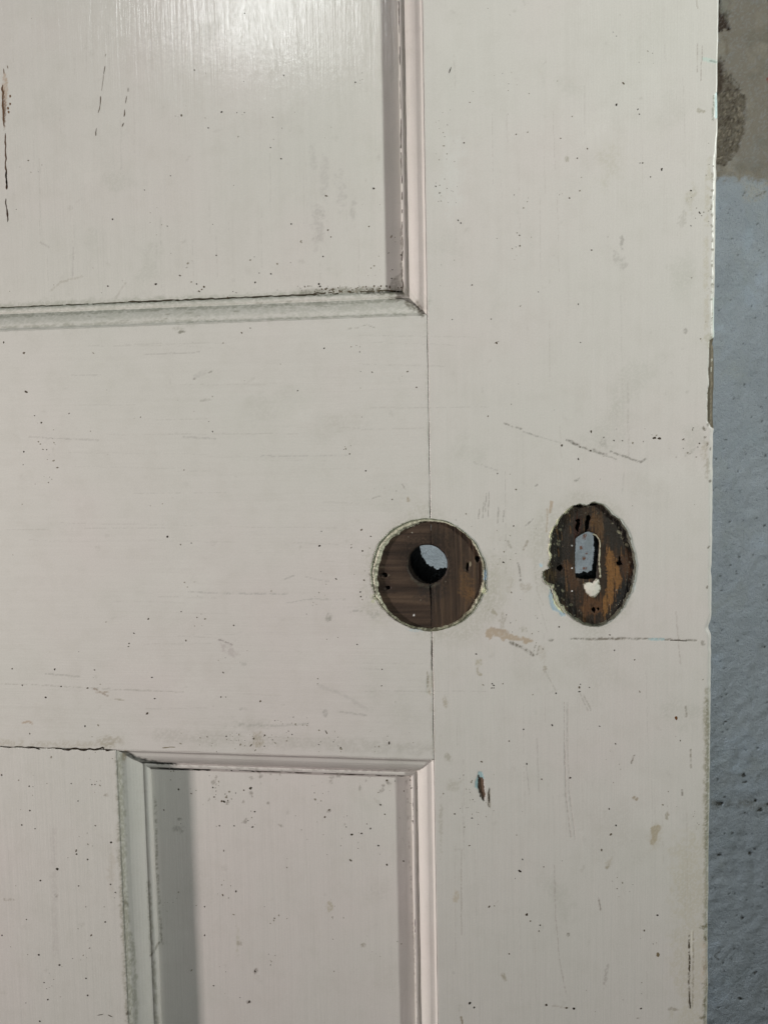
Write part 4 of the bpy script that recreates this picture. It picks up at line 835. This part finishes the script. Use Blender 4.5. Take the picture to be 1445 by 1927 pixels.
br = Bits(0.0001)
for x, y, r in ((7, 644, 1.6), (45, 664, 2.2), (49, 737, 2.2), (65, 782, 1.2), (78, 795, 1.7), (130, 778, 1.1), (45, 850, 1.6), (88, 846, 1.1), (108, 880, 1.4), (400, 812, 1.3), (455, 626, 1.5), (471, 617, 1.2), (23, 1259, 1.5), (103, 1260, 1.6), (178, 1261, 1.3), (286, 1275, 1.4), (243, 1211, 1.4), (350, 1206, 1.3), (420, 1266, 1.4), (279, 1165, 1.5), (252, 1192, 1.2), (86, 1313, 1.8), (277, 1343, 2.0), (490, 1320, 2.0), (416, 1312, 1.5), (425, 1312, 1.1), (291, 1315, 1.4), (160, 1367, 1.4), (56, 1381, 1.4), (426, 1386, 1.5), (498, 1384, 1.8), (390, 1387, 1.2), (42, 1290, 1.5), (115, 1292, 1.6), (165, 1295, 1.5), (341, 1151, 1.2), (350, 1205, 1.3), (440, 1177, 1.7), (601, 1027, 2.0), (680, 997, 1.8), (682, 1037, 2.0), (661, 1031, 1.3), (678, 1114, 1.4), (679, 1123, 1.6), (685, 1092, 1.5), (688, 886, 1.4), (738, 940, 1.6), (719, 1260, 1.4), (672, 1213, 1.3), (718, 1291, 1.3), (700, 700, 1.3), (610, 655, 1.4), (560, 735, 1.2), (315, 1010, 2.0), (340, 1025, 1.4), (360, 1022, 1.3), (605, 1000, 1.2)):
    br.speck(x, y, r * 0.92, [(48, 42, 36), (70, 62, 52), (96, 88, 76)][int(br.r.random() ** 1.2 * 3)], 1 + 0.7 * br.r.random())
br.field(0, 630, 795, 1400, 170, (0.6, 1.3), 0.3); br.field(500, 1350, 580, 1395, 34, (0.8, 2.2), 0.8); br.field(440, 1380, 500, 1412, 24, (0.8, 1.8), 0.7); br.field(300, 1380, 800, 1415, 60, (0.6, 1.5), 0.5); br.field(600, 1370, 630, 1415, 14, (1, 2), 0.7); br.field(660, 980, 700, 1130, 12, (0.6, 1.2), 0.2)
br.crack([(0, 1405), (30, 1406), (70, 1407)], 1.8, (50, 44, 36), 0.25, 1.0); br.crack([(50, 1404), (76, 1410)], 2.6, (44, 38, 30), 0.2, 1.0); br.crack([(105, 1408), (160, 1408), (212, 1410)], 3.6, (46, 40, 32), 0.22, 1.1); br.crack([(60, 1408), (110, 1408)], 1.4, (70, 62, 50), 0.35)
br.crack([(305, 1407), (330, 1407)], 2.0, (120, 112, 92), 0.2); br.crack([(612, 1374), (620, 1395), (612, 1412)], 1.6, (84, 77, 66), 0.55); br.crack([(812, 1205), (812, 1262)], 1.2, (60, 52, 44), 0.3)
br.build('dirt_specks', rail)

bm_ = Bits(0.0001)
for x, y, r in ((108, 1636, 2.8), (165, 1618, 1.5), (144, 1608, 1.6), (41, 1553, 1.6), (66, 1560, 1.3), (56, 1526, 1.6), (55, 1480, 1.3), (134, 1475, 1.3), (173, 1477, 1.4), (148, 1668, 1.3), (76, 1658, 1.7), (112, 1817, 2.0), (73, 1798, 1.9), (198, 1736, 1.6), (217, 1680, 1.4), (50, 1731, 1.2), (4, 1761, 1.5), (165, 1874, 1.7), (90, 1882, 1.7), (162, 1842, 1.6), (83, 1850, 1.3), (75, 1923, 1.6), (208, 1665, 1.4), (209, 1586, 2.0), (3, 1459, 1.6), (147, 1508, 1.3)):
    bm_.speck(x, y, r, (56, 50, 42))
bm_.field(0, 1415, 225, 1927, 80, (0.6, 1.3), 0.35); bm_.crack([(183, 1912), (195, 1909)], 2.0, (70, 62, 52), 0.3); bm_.crack([(203, 1911), (212, 1914)], 2.2, (70, 62, 52), 0.2)
bm_.build('dirt_specks', muntin)

bu = Bits(REC)
bu.crack([(8, 138), (7, 128)], 2.0, (100, 82, 66)); bu.crack([(14, 122), (15, 128)], 1.6, (110, 92, 76)); bu.crack([(5, 158), (5, 190), (7, 215), (8, 237)], 3.0, (92, 72, 56), 0.1); bu.crack([(9, 250), (10, 290), (12, 330), (13, 356)], 3.2, (84, 66, 54)); bu.crack([(12, 318), (13, 356)], 3.2, (56, 42, 34)); bu.crack([(11, 373), (13, 395), (14, 417)], 2.6, (60, 46, 38))
for p in ((19, 180), (19, 195), (15, 203), (16, 210)): bu.speck(*p, 2.0, (104, 82, 64), 1.5, 1.4)
bu.crack([(199, 100), (198, 106)], 1.4, (130, 122, 112)); bu.crack([(197, 123), (195, 139)], 2.0, (86, 76, 66)); bu.crack([(195, 140), (191, 170)], 1.0, (136, 128, 118), 0.3); bu.crack([(190, 180), (189, 196), (185, 212)], 1.7, (92, 82, 72)); bu.crack([(182, 240), (180, 255)], 1.9, (88, 78, 68))
bu.crack([(242, 164), (241, 172)], 1.5, (110, 102, 92)); bu.crack([(238, 180), (236, 194)], 1.7, (100, 90, 80), 0.2); bu.crack([(235, 205), (233, 219)], 1.9, (90, 80, 70)); bu.crack([(232, 230), (230, 238)], 2.0, (86, 76, 66))
bu.field(0, 480, 720, 560, 46, (0.8, 1.8), 0.7); bu.field(330, 130, 720, 480, 46, (0.7, 1.5), 0.6); bu.field(560, 538, 755, 556, 150, (0.7, 1.8), 0.7); bu.field(690, 380, 718, 545, 16, (0.8, 1.8), 0.8); bu.field(0, 0, 720, 480, 30, (0.6, 1.2), 0.4); bu.field(727, 440, 760, 550, 30, (0.8, 1.6), 0.8)
for x, y, r in ((703, 354, 2.2), (212, 412, 1.7), (548, 421, 1.5), (293, 534, 2.2), (203, 538, 1.6), (370, 534, 1.5), (480, 531, 1.7), (510, 515, 1.6), (600, 534, 2.0), (608, 482, 1.4), (417, 210, 1.8), (446, 211, 1.0), (460, 211, 1.0), (392, 240, 1.4), (529, 298, 1.6), (509, 277, 1.2), (534, 141, 1.2), (460, 24, 1.2), (272, 357, 1.1), (321, 330, 1.0)): bu.speck(x, y, r, (52, 46, 40))
def crease(x): return PX(np.array([M(x, 560, REC)[0], REC, ZRT + 0.0116]))[1]
bu.crack([(x, crease(x) - 0.6) for x in (0, 60, 130, 240)], 2.2, (84, 80, 68), 0.28, 0.4); bu.crack([(x, crease(x) - 0.9) for x in (238, 380, 500, 600)], 3.0, (66, 60, 50), 0.12, 0.35); bu.crack([(x, crease(x) - 2) for x in (590, 690, 752)], 2.2, (66, 60, 49), 0.42, 0.9)
for _k in range(26): bu.speck(600 + 155 * bu.r.random(), crease(680) - 2 - 9 * bu.r.random() ** 2, 0.7 + 1.1 * bu.r.random(), (86, 78, 64), 1.6)
bu.build('dirt_specks', up)
bl = Bits(REC)
bl.field(300, 1455, 765, 1927, 90, (0.6, 1.2), 0.3); bl.field(375, 1455, 480, 1560, 40, (0.7, 1.8), 0.55); bl.field(540, 1455, 760, 1640, 60, (0.7, 1.7), 0.6); bl.field(290, 1445, 370, 1560, 16, (0.8, 1.8), 0.7)
for x, y, r in ((422, 1509, 2.3), (471, 1484, 2.8), (336, 1486, 1.8), (479, 1528, 1.6), (475, 1557, 1.7), (444, 1678, 1.8), (385, 1761, 1.5), (385, 1707, 1.5), (712, 1592, 1.8), (724, 1533, 1.4), (716, 1515, 1.7), (728, 1628, 2.0), (697, 1560, 1.5), (662, 1571, 2.2), (402, 1856, 1.4), (480, 1829, 2.0), (469, 1886, 2.0)): bl.speck(x, y, r * 0.85, (62, 57, 48), 1.5)
def crease2(x): return PX(np.array([M(x, 1450, REC)[0], REC, ZRB - 0.0116]))[1]
bl.crack([(x, crease2(x) + 1.0) for x in (295, 380, 480)], 3.0, (50, 46, 40), 0.34, 0.8); bl.crack([(x, crease2(x) + 0.8) for x in (480, 640, 762)], 2.0, (76, 70, 62), 0.38, 0.6)
bl.build('dirt_specks', lo)
# cracks along the fillets of the two upright mouldings
bc_ = Bits(0.00865)
bc_.crack([(750, 0), (751, 40), (752, 62)], 1.8, (62, 55, 48), 0.15, 0.3); bc_.crack([(752, 86), (752, 122)], 1.8, (66, 58, 52), 0.15, 0.3); bc_.crack([(753, 150), (754, 205)], 1.5, (70, 62, 54), 0.2, 0.3); bc_.crack([(754, 222), (754, 260), (756, 345)], 1.5, (80, 72, 64), 0.34, 0.5); bc_.crack([(757, 360), (757, 470)], 1.6, (84, 76, 66), 0.45, 0.5); bc_.crack([(757, 470), (758, 545)], 1.6, (84, 76, 66), 0.5, 1.2)
bc_.build('dirt_specks', up)
bd_ = Bits(0.00865)
bd_.field(772, 1455, 786, 1640, 34, (0.8, 1.6), 0.8); bd_.crack([(778, 1500), (779, 1575)], 2.2, (66, 58, 50), 0.36, 0.8); bd_.crack([(781, 1730), (783, 1800), (785, 1830)], 1.8, (60, 52, 46), 0.2, 0.3); bd_.crack([(785, 1830), (786, 1880), (787, 1927)], 2.4, (56, 48, 42), 0.08, 0.3)
bd_.build('dirt_specks', lo)
print('layout mm: stile %.1f rail %.1f panel %.1f' % (STILE * 1000, (ZRT - ZRB) * 1000, (XSI - XMR) * 1000))
